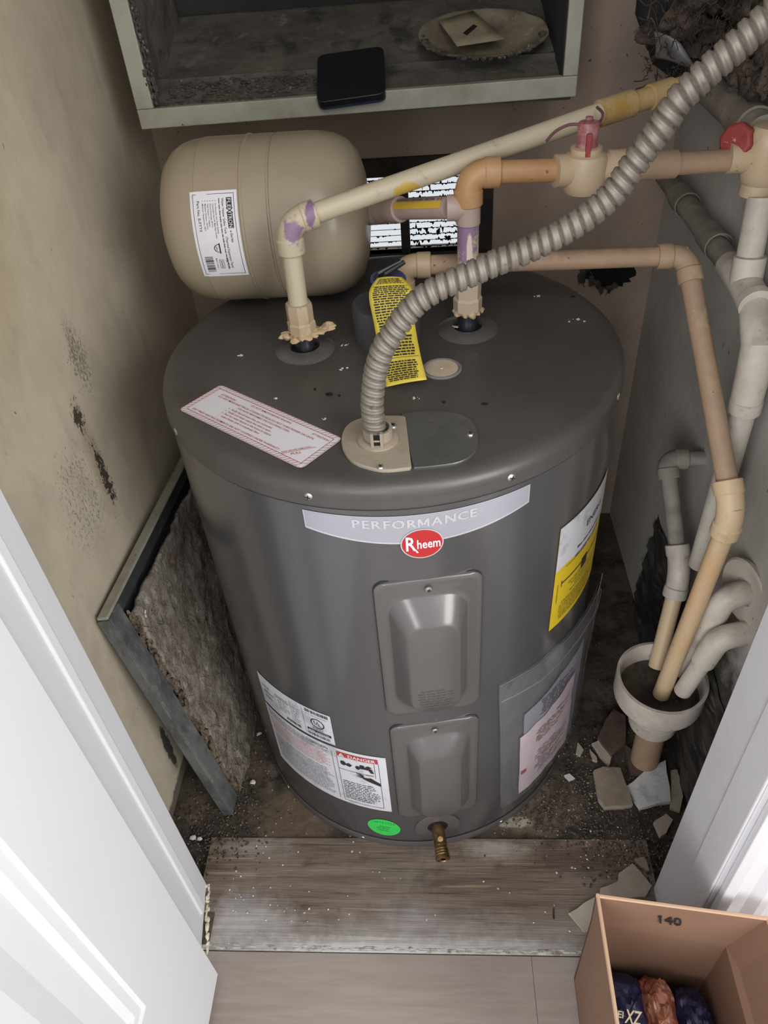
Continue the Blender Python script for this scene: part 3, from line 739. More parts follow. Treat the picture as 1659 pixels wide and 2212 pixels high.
def ell(cphi, cz, ru, rz, h, n=48):
    mb = MB(); vs = [cy(cphi, cz, h)]
    for q in (0.5, 1.0):
        for k in range(n):
            a = 2 * pi * k / n; vs.append(cy((cphi * K + ru * q * math.cos(a)) / K, cz + rz * q * math.sin(a), h))
    mb.add(vs, [(0, 1 + k, 1 + (k + 1) % n) for k in range(n)] + [(1 + k, 1 + n + k, 1 + n + (k + 1) % n, 1 + (k + 1) % n) for k in range(n)])
    return mb
bd = ell(7.6, 0.6755, 0.0222, 0.0205, 0.0018).build('badge_rim', m_silverlt, wh, smooth=0)
ell(7.6, 0.6755, 0.0208, 0.0190, 0.0022).build('badge_field', m_red, bd, smooth=0)
b = MB(); fb = lambda a, v: cy(7.6 + a / K, 0.6755 + v, 0.0026)
put_text(b, 'R', fb, -0.0178, -0.0078, 0.0190, width=0.0115, bold=True)
put_text(b, 'heem', fb, -0.0058, -0.0058, 0.0122, width=0.0245, bold=True)
b.add([fb(-0.0088, -0.0065), fb(-0.0070, -0.0060), fb(-0.0040, -0.0115), fb(-0.0058, -0.0118)], [(0, 1, 2, 3)])
b.build('badge_lettering', m_paper, bd, smooth=0)

# rating label and danger label at lower left of the jacket
def sheet(phi0, phi1, z0, z1, h, nu=24): 
    return MB().grid(lambda u, v: cy(phi0 + (phi1 - phi0) * u, z0 + (z1 - z0) * v, h), nu, 2)
rl = sheet(-48.6, -20.4, 0.272, 0.343, 0.0007)
rl = rl.build('rating_label', m_paperd, wh, smooth=0)
def lab(phi0, z0, h): return lambda a, v: cy(phi0 + a / K, z0 + v, h)
f = lab(-48.6, 0.272, 0.0012); wid = 28.2 * K
b = MB(); rnd = random.Random(21)
def barcode(mb, fn, x0, x1, y0, y1, rnd, dens=0.6):
    x = x0
    while x < x1:
        w = rnd.choice((0.0005, 0.0008, 0.0012)); rect(mb, fn, x, y0, min(x + w, x1), y1); x += w + rnd.choice((0.0005, 0.0008, 0.0012))
rect(b, f, wid * 0.50, 0.010, wid * 0.503, 0.062); rect(b, f, wid * 0.26, 0.014, wid * 0.263, 0.05); rect(b, f, wid * 0.66, 0.004, wid * 0.663, 0.068)
barcode(b, f, wid * 0.70, wid * 0.97, 0.061, 0.068, rnd); barcode(b, f, wid * 0.40, wid * 0.60, 0.006, 0.013, rnd); barcode(b, f, wid * 0.68, wid * 0.95, 0.005, 0.012, rnd)
text_rows(b, f, wid * 0.28, wid * 0.48, 0.052, 0.005, 0.0022, 2, rnd); text_rows(b, f, wid * 0.08, wid * 0.24, 0.048, 0.012, 0.0025, 3, rnd, 0.5)
n = 28; cxl, cyl_ = wid * 0.83, 0.040
for k in range(n):
    a0, a1 = 2 * pi * k / n, 2 * pi * (k + 1) / n
    b.add([f(cxl + q * 0.0112 * math.cos(a), cyl_ + q * 0.0112 * math.sin(a)) for q, a in ((1, a0), (1, a1), (0.84, a1), (0.84, a0))], [(0, 1, 2, 3)])
put_text(b, 'U', f, cxl - 0.0062, cyl_ - 0.002, 0.0072); put_text(b, 'L', f, cxl + 0.0008, cyl_ - 0.0055, 0.0072)
text_rows(b, f, wid * 0.76, wid * 0.90, 0.0265, 0.003, 0.0015, 2, rnd)
rect(b, f, wid * 0.69, 0.0155, wid * 0.97, 0.0215, 4)
b.build('label_print', m_ink, rl, smooth=0)
b = MB(); text_rows(b, f, wid * 0.30, wid * 0.48, 0.040, 0.005, 0.0022, 5, rnd, 0.5); text_rows(b, f, wid * 0.52, wid * 0.64, 0.050, 0.0055, 0.0024, 7, rnd, 0.5)
text_rows(b, f, wid * 0.70, wid * 0.96, 0.0555, 0.004, 0.0018, 1, rnd); b.build('grey_print', m_inkgrey, rl, smooth=0)
b = MB(); f2 = lab(-48.6, 0.272, 0.0015); put_text(b, 'AHRI', f2, wid * 0.705, 0.0168, 0.0034); put_text(b, 'CERTIFIED', f2, wid * 0.80, 0.0172, 0.0026, width=wid * 0.15)
b.build('white_print', m_paper, rl, smooth=0)

dlb = sheet(-49.0, -5.6, 0.114, 0.266, 0.0007, 36).build('danger_label', m_paperd, wh, smooth=0)
f = lab(-49.0, 0.114, 0.0012); wid = 43.4 * K; hh = 0.152
b = MB(); text_rows(b, f, wid * 0.03, wid * 0.60, 0.143, 0.0042, 0.0021, 4, rnd, 0.1); text_rows(b, f, wid * 0.04, wid * 0.60, 0.082, 0.0042, 0.0021, 17, rnd, 0.12)
b.build('grey_print', m_inkgrey, dlb, smooth=0)
b = MB(); text_rows(b, f, wid * 0.03, wid * 0.60, 0.124, 0.0042, 0.0021, 9, rnd, 0.15); b.build('faded_red_print', m_inkpink, dlb, smooth=0)
b = MB(); rect(b, f, wid * 0.655, hh - 0.0185, wid * 0.945, hh - 0.0065, 8); b.build('red_banner', m_inkred, dlb, smooth=0)
f3 = lab(-49.0, 0.114, 0.0016)
b = MB(); put_text(b, 'DANGER', f3, wid * 0.735, hh - 0.0160, 0.0072, width=wid * 0.195, bold=True)
b.add([f3(wid * 0.668, hh - 0.0165), f3(wid * 0.712, hh - 0.0165), f3(wid * 0.69, hh - 0.0080)], [(0, 1, 2)])
b.build('banner_lettering', m_paper, dlb, smooth=0)
b = MB()
rect(b, f, wid * 0.615, 0.008, wid * 0.618, hh - 0.012); rect(b, f, wid * 0.650, 0.008, wid * 0.653, hh - 0.02); rect(b, f, wid * 0.945, 0.008, wid * 0.948, hh - 0.018); rect(b, f, wid * 0.65, 0.008, wid * 0.948, 0.0088, 6)
rect(b, f, wid * 0.653, 0.099, wid * 0.90, 0.0998, 6); rect(b, f, wid * 0.915, 0.093, wid * 0.918, 0.132)
put_text(b, '!', f3, wid * 0.6875, hh - 0.0155, 0.0050)
put_text(b, 'CAUTION', f, wid * 0.44, hh - 0.012, 0.0042, width=wid * 0.15)
# tap and hot water pictogram
def poly(mb, fn, pts): mb.add([fn(*p) for p in pts], [tuple(range(len(pts)))])
def disc(mb, fn, cx, cyy, rx, ry, n=14): poly(mb, fn, [(cx + rx * math.cos(2 * pi * k / n), cyy + ry * math.sin(2 * pi * k / n)) for k in range(n)])
X0 = wid * 0.655
disc(b, f, X0 + 0.008, 0.117, 0.0045, 0.006); poly(b, f, [(X0 + .012, .113), (X0 + .018, .111), (X0 + .022, .117), (X0 + .017, .121), (X0 + .013, .118)])
disc(b, f, X0 + 0.030, 0.1145, 0.0035, 0.005); poly(b, f, [(X0 + .028, .113), (X0 + .046, .113), (X0 + .049, .106), (X0 + .054, .106), (X0 + .051, .117), (X0 + .046, .119), (X0 + .028, .118)])
disc(b, f, X0 + 0.037, 0.121, 0.004, 0.003); poly(b, f, [(X0 + .041, .120), (X0 + .046, .124), (X0 + .052, .121), (X0 + .047, .118)])
poly(b, f, [(X0 + .034, .094), (X0 + .040, .090), (X0 + .048, .092), (X0 + .062, .080), (X0 + .062, .072), (X0 + .046, .080), (X0 + .036, .086)])
for q in range(4): poly(b, f, [(X0 + .036, .088 + q * .002), (X0 + .026, .090 + q * .0035), (X0 + .0265, .0908 + q * .0035), (X0 + .038, .090 + q * .002)])
text_rows(b, f, wid * 0.665, wid * 0.935, 0.066, 0.0049, 0.0026, 11, rnd, 0.25)
b.build('label_print', m_ink, dlb, smooth=0)
b = MB(); put_text(b, 'HOT', f3, X0 + 0.041, 0.097, 0.0042); b.build('red_word', m_inkred, dlb, smooth=0)

gs = ell(-8.9, 0.0595, 0.0262, 0.0255, 0.0007).build('green_round_sticker', m_green, wh, smooth=0)
b = MB(); fg = lambda a, v: cy(-8.9 + a / K, 0.0595 + v, 0.0012)
for k, c in enumerate('INSPECTED'):
    put_text(b, c, fg, -0.0185 + k * 0.0042, 0.0150 - 0.0005 * (k - 4) ** 2 * 0.3, 0.0036)
text_rows(b, fg, -0.012, 0.014, 0.002, 0.006, 0.002, 3, rnd, 0.4, 0.006); b.build('sticker_print', m_greenink, gs, smooth=0)

# yellow energy label with its torn pale top
eg = sheet(43.2, 70.5, 0.443, 0.622, 0.0008, 20).build('energy_label', m_yguide, wh, smooth=0)
MB().grid(lambda u, v: cy(43.2 + 27.3 * u, (0.550 + 0.003 * math.sin(u * 9)) * (1 - v) + (0.6225) * v, 0.0012), 24, 4).build('torn_top_layer', m_paperd, eg, smooth=0)
b = MB(); f = lab(43.2, 0.443, 0.0016)
rect(b, f, 0.014, 0.078, 0.13, 0.0798, 12); rect(b, f, 0.014, 0.073, 0.0152, 0.084); rect(b, f, 0.007, 0.048, 0.0078, 0.082); rect(b, f, 0.062, 0.066, 0.078, 0.084, 2)
text_rows(b, f, 0.03, 0.12, 0.066, 0.006, 0.002, 4, rnd, 0.4, 0.02); text_rows(b, f, 0.014, 0.12, 0.040, 0.0048, 0.002, 7, rnd, 0.3, 0.006)
text_rows(b, f, 0.034, 0.11, 0.118, 0.012, 0.004, 2, rnd, 0.3, 0.01)
put_text(b, 'ENERG', f, 0.06, 0.140, 0.010, width=0.05)
rect(b, f, 0.02, 0.104, 0.07, 0.1048, 5)
b.build('label_print', m_ink, eg, smooth=0)

# top fittings of the heater: collars, steel nipples, plug, plates, attention sticker
for (x, y, rr) in ((-0.105, -0.007, 0.0375), (0.097, 0.028, 0.0385)):
    MB().lathe((x, y, TZ), (0, 0, 1), [(rr, -0.001), (rr, 0.001), (rr - 0.004, 0.0035), (0.0185, 0.0055), (0.0175, 0.0015), (0.0, 0.0015)], 40).build('pipe_collar', m_panel, wh)
    MB().lathe((x, y, TZ + 0.0016), (0, 0, 1), [(0.0172, 0.0), (0.0172, 0.0006)], 30).build('collar_opening', m_hole, wh)
    MB().lathe((x, y, TZ), (0, 0, 1), [(0.0125, 0.0), (0.0125, 0.034)], 24).build('nipple', m_steel, wh)
MB().lathe((-0.003, 0.018, TZ), (0, 0, 1), [(0.0415, -0.001), (0.0415, 0.044), (0.040, 0.047), (0.022, 0.0475), (0.0, 0.0475)], 44).build('foam_collar', m_foamblk, wh)
c = P(954, 797, z=TZ)
MB().lathe((c.x, c.y, TZ), (0, 0, 1), [(0.0235, -0.001), (0.0235, 0.0012), (0.0215, 0.0020), (0.0195, 0.0012), (0.0195, 0.0002)], 36).build('plug_rim', m_washer, wh)
MB().lathe((c.x, c.y, TZ), (0, 0, 1), [(0.0192, 0.0), (0.0192, 0.0012), (0.002, 0.0009), (0.0015, 0.0020), (0.0, 0.0020)], 36).build('foam_plug', m_disc, wh)

# wiring cover: beige half with the conduit, bare galvanised half
zt = TZ + 0.0008
cl = [P(*q, z=zt) for q in ((870, 903), (876, 905), (889, 1012), (886, 1016), (835, 1021), (800, 1016), (764, 1003), (744, 981), (738, 955), (745, 930), (768, 912), (815, 903))]
cl = [cl[0], cl[1], cl[2], cl[3]] + [spl(cl[3:] + [cl[0]], k / 30) for k in range(1, 30)]
cv = MB().prism([(p.x, p.y) for p in cl], zt - 0.001, zt + 0.0035).build('beige_cover_plate', m_coverb, wh, smooth=0, bevel=0.0012)
cr = [P(*q, z=zt) for q in ((868, 895), (930, 890), (975, 893), (1010, 904), (1030, 928), (1032, 962), (1020, 985), (990, 1001), (940, 1009), (894, 1013))]
cr = [spl(cr, k / 36) for k in range(37)]
gp = MB().prism([(p.x, p.y) for p in cr], zt - 0.001, zt + 0.0018).build('galvanised_cover_plate', m_coverg, wh, smooth=0, bevel=0.0006)
screw(gp, P(1016, 939, z=zt + 0.0018), (0, 0, 1), 0.0035)
screw(cv, P(822, 1010, z=zt + 0.0035), (0, 0, 1), 0.0035); screw(cv, P(849, 921, z=zt + 0.0035), (0, 0, 1), 0.0045)
b = MB(); o_ = P(925, 915, z=zt); fw = lambda a, v: (o_.x + a, o_.y + v, zt + 0.0022)
put_text(b, 'OK', fw, 0.0, 0.0, 0.004); put_text(b, 'TESTED', fw, -0.004, -0.007, 0.004)
b.build('stamped_words', m_screw, gp, smooth=0)

# attention sticker
A0, B0, D0 = P(386, 886, z=TZ), P(651, 1015, z=TZ), P(468, 833, z=TZ)
eu = (B0 - A0); Ls = eu.length; eu.normalize(); ev = (D0 - A0); Hs = ev.length; ev = Vector((-eu.y, eu.x, 0)); 
ac = A0
def fa(h): return lambda a, v: Vector((ac.x, ac.y, TZ + h)) + eu * a + ev * v
Hs = 0.063
rr_ = rrect(0, 0, Ls, Hs, 0.006, 3)
b = MB(); b.add([fa(0.0009)(*p) for p in rr_], [tuple(range(len(rr_)))])
stk = b.build('attention_sticker', m_paper, wh, smooth=0)
b = MB(); fi = fa(0.0013); bw = 0.0065
frame_lines(b, fi, 0.0006, 0.0006, Ls - 0.0006, Hs - 0.0006, 0.0004); frame_lines(b, fi, bw, bw, Ls - bw, Hs - bw, 0.0006)
def hatch(x0, x1, y0, y1, along):
    q = x0 if along == 'x' else y0
    while q < (x1 if along == 'x' else y1) - 0.002:
        if along == 'x': poly(b, fi, [(q, y0), (q + 0.0007, y0), (q + 0.0047, y1), (q + 0.0040, y1)])
        else: poly(b, fi, [(x0, q), (x0, q + 0.0007), (x1, q + 0.0047), (x1, q + 0.0040)])
        q += 0.0052
hatch(0.001, Ls - 0.004, 0.001, bw, 'x'); hatch(0.001, Ls - 0.004, Hs - bw, Hs - 0.001, 'x'); hatch(0.001, bw, bw, Hs - bw, 'y'); hatch(Ls - bw, Ls - 0.001, bw, Hs - bw - .002, 'y')
T = lambda s_, x, y, h, w=None, al='l': put_text(b, s_, fi, x, y, h, w, al)
T('ATTENTION', 0.018, Hs - 0.0155, 0.0030); T('ATTENTION', Ls - 0.033, Hs - 0.0135, 0.0030)
T('DO NOT REMOVE BEFORE READING', Ls * 0.5, Hs - 0.0125, 0.0027, None, 'c')
T('DO NOT MAKE ELECTRICAL CONNECTIONS & DO NOT TURN POWER ON UNTIL', 0.018, Hs - 0.0200, 0.0028, Ls - 0.042)
T('YOU HAVE PERFORMED THE FOLLOWING STEPS:', Ls * 0.5, Hs - 0.0248, 0.0026, None, 'c')
for k, s_ in enumerate(('Verify that all water lines are connected', 'Verify cold water supply line valve is open', 'Run hot water faucets in the house to ensure', 'water heater tank is completely filled')):
    T(s_, 0.052, Hs - 0.0306 - k * 0.0050, 0.0028)
    if k < 3: rect(b, fi, 0.0475, Hs - 0.0306 - k * 0.0050 + 0.0008, 0.0487, Hs - 0.0306 - k * 0.0050 + 0.002)
T('DRY FIRED HEATING ELEMENTS ARE NOT COVERED UNDER WARRANTY', 0.012, 0.0095, 0.0028, Ls * 0.72)
def rotm(x0, y0, an):
    ca, sa = math.cos(an), math.sin(an); return lambda a, v: fi(x0 + a * ca - v * sa, y0 + a * sa + v * ca)
g_ = rotm(Ls - 0.036, 0.0065, math.radians(52))
put_text(b, 'READ BEFORE REMOVING', g_, 0.001, 0.0010, 0.0020, 0.031); rect(b, g_, 0.0, -0.0006, 0.037, 0.0)
put_text(b, 'PULL', g_, 0.010, -0.0060, 0.0036)
b.build('red_print', m_inkred, stk, smooth=0)

b = MB(); rnd = random.Random(71)
for (u, v, r_, dx) in ((742, 797, 0.0016, 0.005), (746, 745, 0.0014, 0.005), (520, 768, 0.0016, 0.004), (596, 860, 0.001, 0.002), (1245, 692, 0.0016, 0.010), (985, 712, 0.002, 0.004), (690, 757, 0.0016, 0.006), (1160, 640, 0.0012, 0.004), (900, 860, 0.001, 0.004), (700, 905, 0.001, 0.003)):
    p = P(u, v, z=TZ + 0.001)
    if 950 < u < 1000: p.z += 0.004
    for q in range(9): b.blob(p + Vector((rnd.uniform(-1, 1) * dx, rnd.uniform(-.5, .5) * dx, 0)), (r_ * rnd.uniform(.4, 1), r_ * rnd.uniform(.4, 1), 0.0006), 0.5, 300, 7, 5, q)
stuff(b.build('pale_crumbs', m_chipw, wh))
b = MB()
for (u, v, r_) in ((712, 851, 0.004), (733, 854, 0.0012), (1048, 872, 0.003), (960, 868, 0.0015), (1240, 640, 0.003), (680, 840, 0.001)):
    b.blob(P(u, v, z=TZ + 0.0012), (r_, r_ * 0.5, 0.0012), 0.6, 250, 10, 7, u)
stuff(b.build('dark_crumbs', m_hole, wh))
# relief valve body under the lever
rv = MB().lathe((0.008, 0.035, TZ + 0.046), (0, 0, 1), [(0.012, -0.002), (0.012, 0.022), (0.0105, 0.024), (0.0105, 0.027)], 20).build('relief_valve', m_brass, wh)
lv = P(838, 592, y=0.022)
MB().lathe(lv - Vector((0, 0, 0.006)), (0.05, -0.15, 1), [(0.0215, -0.001), (0.0215, 0.0006), (0.019, 0.0026), (0.006, 0.003), (0.0, 0.003)], 30).build('blue_ring', m_bluepl, rv)
b = MB()
for k, (dx, dy) in enumerate(((0, 0), (0.004, -0.005), (-0.004, -0.002))):
    a = lv + Vector((-0.009 + dx, -0.004 + dy, 0.001)); e = lv + Vector((0.018 + dx * 0.5, 0.004, 0.011 + k * 0.001))
    b.tube([a + Vector((0, 0, -0.003)), a + Vector((0.002, 0, 0.003)), e], [0.0030, 0.0036, 0.0028], 8)
b.build('test_lever', m_lever, rv)

# hanging yellow tag
tgn = [P(842, 603, y=0.004), P(850, 640, y=-0.012), P(858, 700, y=-0.036), P(868, 770, y=-0.072), P(878, 829, z=TZ + 0.004)]
tgl = [P(815, 600, y=0.006), P(797, 634, y=-0.010), P(808, 700, y=-0.034), P(822, 775, y=-0.072), P(834, 836, z=TZ + 0.002)]
tgr = [P(868, 598, y=0.006), P(891, 628, y=-0.010), P(895, 690, y=-0.034), P(908, 765, y=-0.072), P(922, 820, z=TZ + 0.007)]
tn = (tgr[2] - tgl[2]).cross(tgl[4] - tgl[1]).normalized()
if tn.y > 0: tn = -tn
def ftag(h): 
    def f(u, v):
        a, c, e = spl(tgl, 1 - v), spl(tgn, 1 - v), spl(tgr, 1 - v)
        p = a * (1 - u) + e * u
        return p + tn * (h + 0.002 * math.sin(u * pi))
    return f
tg = MB().grid(lambda u, v: ftag(0)(u, v), 8, 24).build('warning_tag', m_ytag, smooth=60, solid=0.0003)
tag(tg, 'yellow warning tag full of fine print hanging from the relief valve onto the heater top', 'tag')
b = MB(); rnd = random.Random(33); ft = ftag(0.0008)
def rows_unit(x0, x1, y1, y0, n, h):
    for r in range(n):
        y = y1 - (y1 - y0) * r / n; x = x0 + rnd.random() * 0.04; xe = x1 - rnd.random() * 0.12
        while x < xe:
            w = rnd.uniform(0.04, 0.15); rect(b, ft, x, y, min(x + w, xe), y + h); x += w + 0.022
rows_unit(0.12, 0.92, 0.93, 0.83, 5, 0.011); rows_unit(0.08, 0.94, 0.80, 0.40, 19, 0.012); rows_unit(0.10, 0.92, 0.38, 0.23, 7, 0.012); rows_unit(0.08, 0.90, 0.20, 0.03, 9, 0.011)
for y in (0.815, 0.235): rect(b, ft, 0.06, y, 0.95, y + 0.003, 4)
b.build('tag_print', m_ink, tg, smooth=0)

# clear plastic pouch with manuals taped to the heater's side
pk = thing('document_pouch', tuple(cy(45, 0.064, 0.004)), 'clear plastic pouch of papers taped low on the right side of the grey heater', 'pouch')
def bagf(u, v, h=0.0):
    phi = 26.8 + 52 * u + (1 - v) * 3.2
    z = 0.066 + 0.33 * v - (0.006 if u < .05 and .9 < v < 1 else 0)
    off = 0.004 + 0.022 * max(0, u - 0.35) ** 1.3 + 0.0022 * noise.noise(Vector((u * 5, v * 6, 1.2))) + 0.0012 * noise.noise(Vector((u * 14, v * 12, 4)))
    return cy(phi, z, off + h)
MB().grid(lambda u, v: bagf(u, v, 0.0028), 44, 40).build('front_film', m_film, pk, smooth=80)
MB().grid(lambda u, v: bagf(u, v, -0.0026), 30, 24).build('back_film', m_film, pk, smooth=80)
b = MB()
b.tube([bagf(u / 20, 0.895, 0.0034) for u in range(21)], 0.0007, 6); b.tube([bagf(0, v / 14, 0.001) for v in range(15)], 0.0006, 6); b.tube([bagf(1, v / 14, 0.001) for v in range(15)], 0.0007, 6)
b.tube([bagf(u / 20, 1.0, 0.0014) for u in range(21)], 0.0006, 6)
b.build('pouch_seam', m_film, pk)
mp = MB().grid(lambda u, v: bagf(0.13 + 0.50 * u, 0.03 + (0.50 + 0.10 * u) * v, 0.0012), 20, 12).build('front_manual', m_manual, pk, smooth=60)
mg = MB().grid(lambda u, v: bagf(0.16 + 0.56 * u, 0.05 + (0.64 + 0.12 * u) * v, -0.0002), 20, 12).build('rear_manual', m_manualg, pk, smooth=60)
b = MB(); rnd = random.Random(44)
def rows_fn(mb, fn, x0, x1, y1, y0, n, h, rag=0.2, ind=0.03):
    for r in range(n):
        y = y1 - (y1 - y0) * r / n; x = x0 + rnd.random() * ind; xe = x1 - rnd.random() * rag
        while x < xe:
            w = rnd.uniform(0.02, 0.08); rect(mb, fn, x, y, min(x + w, xe), y + h); x += w + 0.012
fm = lambda u, v: bagf(u, v, 0.0018)
rows_fn(b, fm, 0.26, 0.60, 0.47, 0.36, 7, 0.006); b.build('manual_print', m_plum, mp, smooth=0)
b = MB(); rows_fn(b, fm, 0.24, 0.58, 0.30, 0.08, 12, 0.005, 0.25, 0.06)
b.build('manual_print', m_plum, mp, smooth=0)
b = MB(); put_text(b, 'Manual', fm, 0.44, 0.50, 0.018, 0.12); b.build('manual_title', m_plum, mp, smooth=0)
b = MB(); fm2 = lambda u, v: bagf(u, v, 0.0004); rows_fn(b, fm2, 0.28, 0.66, 0.70, 0.58, 8, 0.007); b.build('manual_print', m_ink, mg, smooth=0)
b = MB(); rect(b, fm, 0.14, 0.20, 0.18, 0.235); b.build('red_square', m_inkred, mp, smooth=0)

# ------------------------------------------------------------------ flexible conduit
cpx = [(810, 955), (809, 925), (804, 876), (807, 832), (813, 796), (828, 752), (846, 724), (871, 687), (903, 652), (940, 626), (976, 609), (1016, 592), (1063, 571), (1102, 556), (1150, 535), (1211, 504), (1273, 464), (1322, 420), (1359, 370),
       (1396, 317), (1433, 268), (1463, 221), (1497, 185), (1543, 142), (1580, 110), (1617, 76), (1659, 38), (1720, -10), (1800, -70)]
p0 = P(811, 955, z=TZ + 0.004)
path = []
for i, (u, v) in enumerate(cpx):
    t = i / (len(cpx) - 1)
    path.append(P(u, v, y=p0.y + 0.028 * min(1, t * 1.6)))
path.append(Vector((XR + 0.01, path[-1].y, path[-1].z + 0.05)))
# resample the centre line evenly
fine = [spl(path, k / 1200) for k in range(1201)]
acc = [0]
for a, c in zip(fine, fine[1:]): acc.append(acc[-1] + (c - a).length)
Ltot = acc[-1]; pitch = 0.0096; per = 14; n = int(Ltot / pitch * per); NSEG = 24
cl_pts = []; j = 0
for k in range(n + 1):
    s_ = Ltot * k / n
    while j < 1199 and acc[j + 1] < s_: j += 1
    u = (s_ - acc[j]) / max(1e-9, acc[j + 1] - acc[j]); cl_pts.append(fine[j] * (1 - u) + fine[min(1200, j + 1)] * u)
vs = []; nx = None
for k in range(n + 1):
    a = cl_pts[max(0, k - 1)]; c = cl_pts[min(n, k + 1)]; tt = (c - a).normalized()
    if nx is None: nx = tt.cross(Vector((0, 1, 0))).normalized()
    nx = (nx - tt * nx.dot(tt)).normalized(); ny = tt.cross(nx)
    for q in range(NSEG):
        an = 2 * pi * q / NSEG
        ph = (Ltot * k / n / pitch + q / NSEG) % 1.0
        gd = min(ph, 1 - ph); rad = 0.0118 - 0.0034 * math.exp(-(gd / 0.13) ** 2) - 0.0005 * math.exp(-((ph - 0.5) / 0.07) ** 2)
        vs.append(cl_pts[k] + (nx * math.cos(an) + ny * math.sin(an)) * rad)
fs = [(k * NSEG + q, k * NSEG + (q + 1) % NSEG, (k + 1) * NSEG + (q + 1) % NSEG, (k + 1) * NSEG + q) for k in range(n) for q in range(NSEG)]
fx = thing('flexible_conduit', tuple(p0), 'corrugated grey metal flexible conduit arching from the heater cover up to the right', 'conduit')
MB().add(vs, fs).build('corrugated_tube', m_flex, fx, smooth=60)
cc = P(817, 950, z=TZ + 0.0045)
b = MB().lathe(cc, (0, 0, 1), [(0.021, 0.0), (0.021, 0.002), (0.0165, 0.004), (0.0150, 0.004), (0.0150, 0.016), (0.0125, 0.016), (0.0125, 0.002)], 30)
b.build('connector_collar', m_coverb, fx)
b = MB()
for sx in (-1, 1):
    a = cc + Vector((sx * 0.0048, -0.0155, 0)); b.box((a.x - 0.0016, a.y - 0.0022, a.z + 0.001), (a.x + 0.0016, a.y + 0.002, a.z + 0.019))
b.box((cc.x - 0.0048, cc.y - 0.0160, cc.z + 0.008), (cc.x + 0.0048, cc.y - 0.0135, cc.z + 0.0105))
b.build('clamp_strap', m_coverb, fx, smooth=0, bevel=0.0005)
MB().box((cc.x - 0.0033, cc.y - 0.0158, cc.z + 0.0015), (cc.x + 0.0033, cc.y - 0.0152, cc.z + 0.0165)).build('clamp_slot', m_hole, fx, smooth=0)

# ------------------------------------------------------------------ expansion tank
et = thing('expansion_tank', (-0.15, 0.15, 0.76), 'beige expansion tank lying on its side across the back of the heater', 'tank')
ER, EY, EZ = 0.100, 0.150, 0.8605
ex0 = -0.284
pr_ = [(0.0, 0.0), (0.040, 0.0008), (0.062, 0.004), (0.077, 0.010), (0.088, 0.020), (0.0945, 0.032), (0.0980, 0.046), (0.0995, 0.060), (0.1000, 0.075), (0.1000, 0.1285), (0.1012, 0.1295), (0.1012, 0.1320), (0.1000, 0.133),
       (0.1000, 0.1610), (0.0985, 0.1618), (0.0985, 0.1638), (0.1000, 0.1650), (0.1000, 0.205), (0.0990, 0.222), (0.0955, 0.238), (0.0880, 0.253), (0.0740, 0.265), (0.052, 0.272), (0.025, 0.275), (0.0, 0.275)]
pr_ = [(r_, h_ if h_ < 0.07 else h_ - 0.016) for r_, h_ in pr_]
MB().lathe((ex0, EY, EZ), (1, 0, 0), pr_, 96, False).build('tank_shell', m_exp, et, smooth=50)
# label mapped round the belly: a runs down the circumference, v towards +x
def fexp(h): 
    def f(a, v):
        th = math.radians(39.0) - a / ER
        x = -0.2300 + v; rr2 = ER + h
        # follow the rounded shoulder at the left
        xr = x - ex0
        for (ra, ha), (rb, hb) in zip(pr_, pr_[1:]):
            if ha <= xr <= hb: rr2 = ra + (rb - ra) * (xr - ha) / max(1e-9, hb - ha) + h; break
        return Vector((x, EY - rr2 * math.cos(th), EZ + rr2 * math.sin(th)))
    return f
LW, LH = 0.103, 0.057
lb = MB().grid(lambda u, v: fexp(0.0006)(u * LW, v * LH), 30, 6).build('tank_label', m_paper, et, smooth=60)
b = MB(); fe = fexp(0.0011)
frame_lines(b, fe, 0.0035, 0.0035, LW - 0.0035, LH - 0.0035, 0.0005, 20)
rect(b, fe, 0.0085, LH - 0.0130, 0.0205, LH - 0.0065, 3); rect(b, fe, 0.0255, LH - 0.0130, 0.0425, LH - 0.0065, 4)
put_text(b, 'X', fe, 0.0198, LH - 0.0135, 0.0078, 0.0065)
put_text(b, 'e-Series', fe, 0.0450, LH - 0.0120, 0.0030)
put_text(b, 'Water Heater Safety Tank   (Thermal Expansion Tank)', fe, 0.0090, LH - 0.0185, 0.0027, 0.082)
text_rows(b, fe, 0.0090, 0.092, LH - 0.0222, 0.003, 0.0016, 1, random.Random(1), 0.02)
lines = ('For Domestic Hot Water Systems', 'Connection Size 3/4" Male Pipe Thread', 'Factory Precharge: 40 P.S.I.', 'Tank Volume: 2.1 Gallons', 'Maximum Pressure: 150 P.S.I.', 'Maximum Temperature: 200 F')
for k, s_ in enumerate(lines):
    put_text(b, s_, fe, 0.0145, LH - 0.0268 - k * 0.0031, 0.0017); rect(b, fe, 0.0110, LH - 0.0266 - k * 0.0031, 0.0118, LH - 0.0258 - k * 0.0031)
put_text(b, 'Part No. E-FTT5', fe, 0.0110, 0.0085, 0.0030, 0.034)
put_text(b, 'Mfg. Code', fe, 0.0770, LH - 0.0230, 0.0026); frame_lines(b, fe, 0.0790, LH - 0.0320, 0.0910, LH - 0.0265, 0.0004); put_text(b, '2024/05', fe, 0.0803, LH - 0.0305, 0.0024, 0.0095)
put_text(b, 'Made in Taiwan', fe, 0.0770, LH - 0.0358, 0.0015)
barcode(b, fe, 0.0750, 0.0950, 0.0080, 0.0180, random.Random(9))
n = 20
for k in range(n):
    a0, a1 = pi + pi * k / n, pi + pi * (k + 1) / n
    b.add([fe(0.0650 + q * 0.0050 * math.cos(a), 0.0280 + q * 0.0060 * math.sin(a)) for q, a in ((1, a0), (1, a1), (0.86, a1), (0.86, a0))], [(0, 1, 2, 3)])
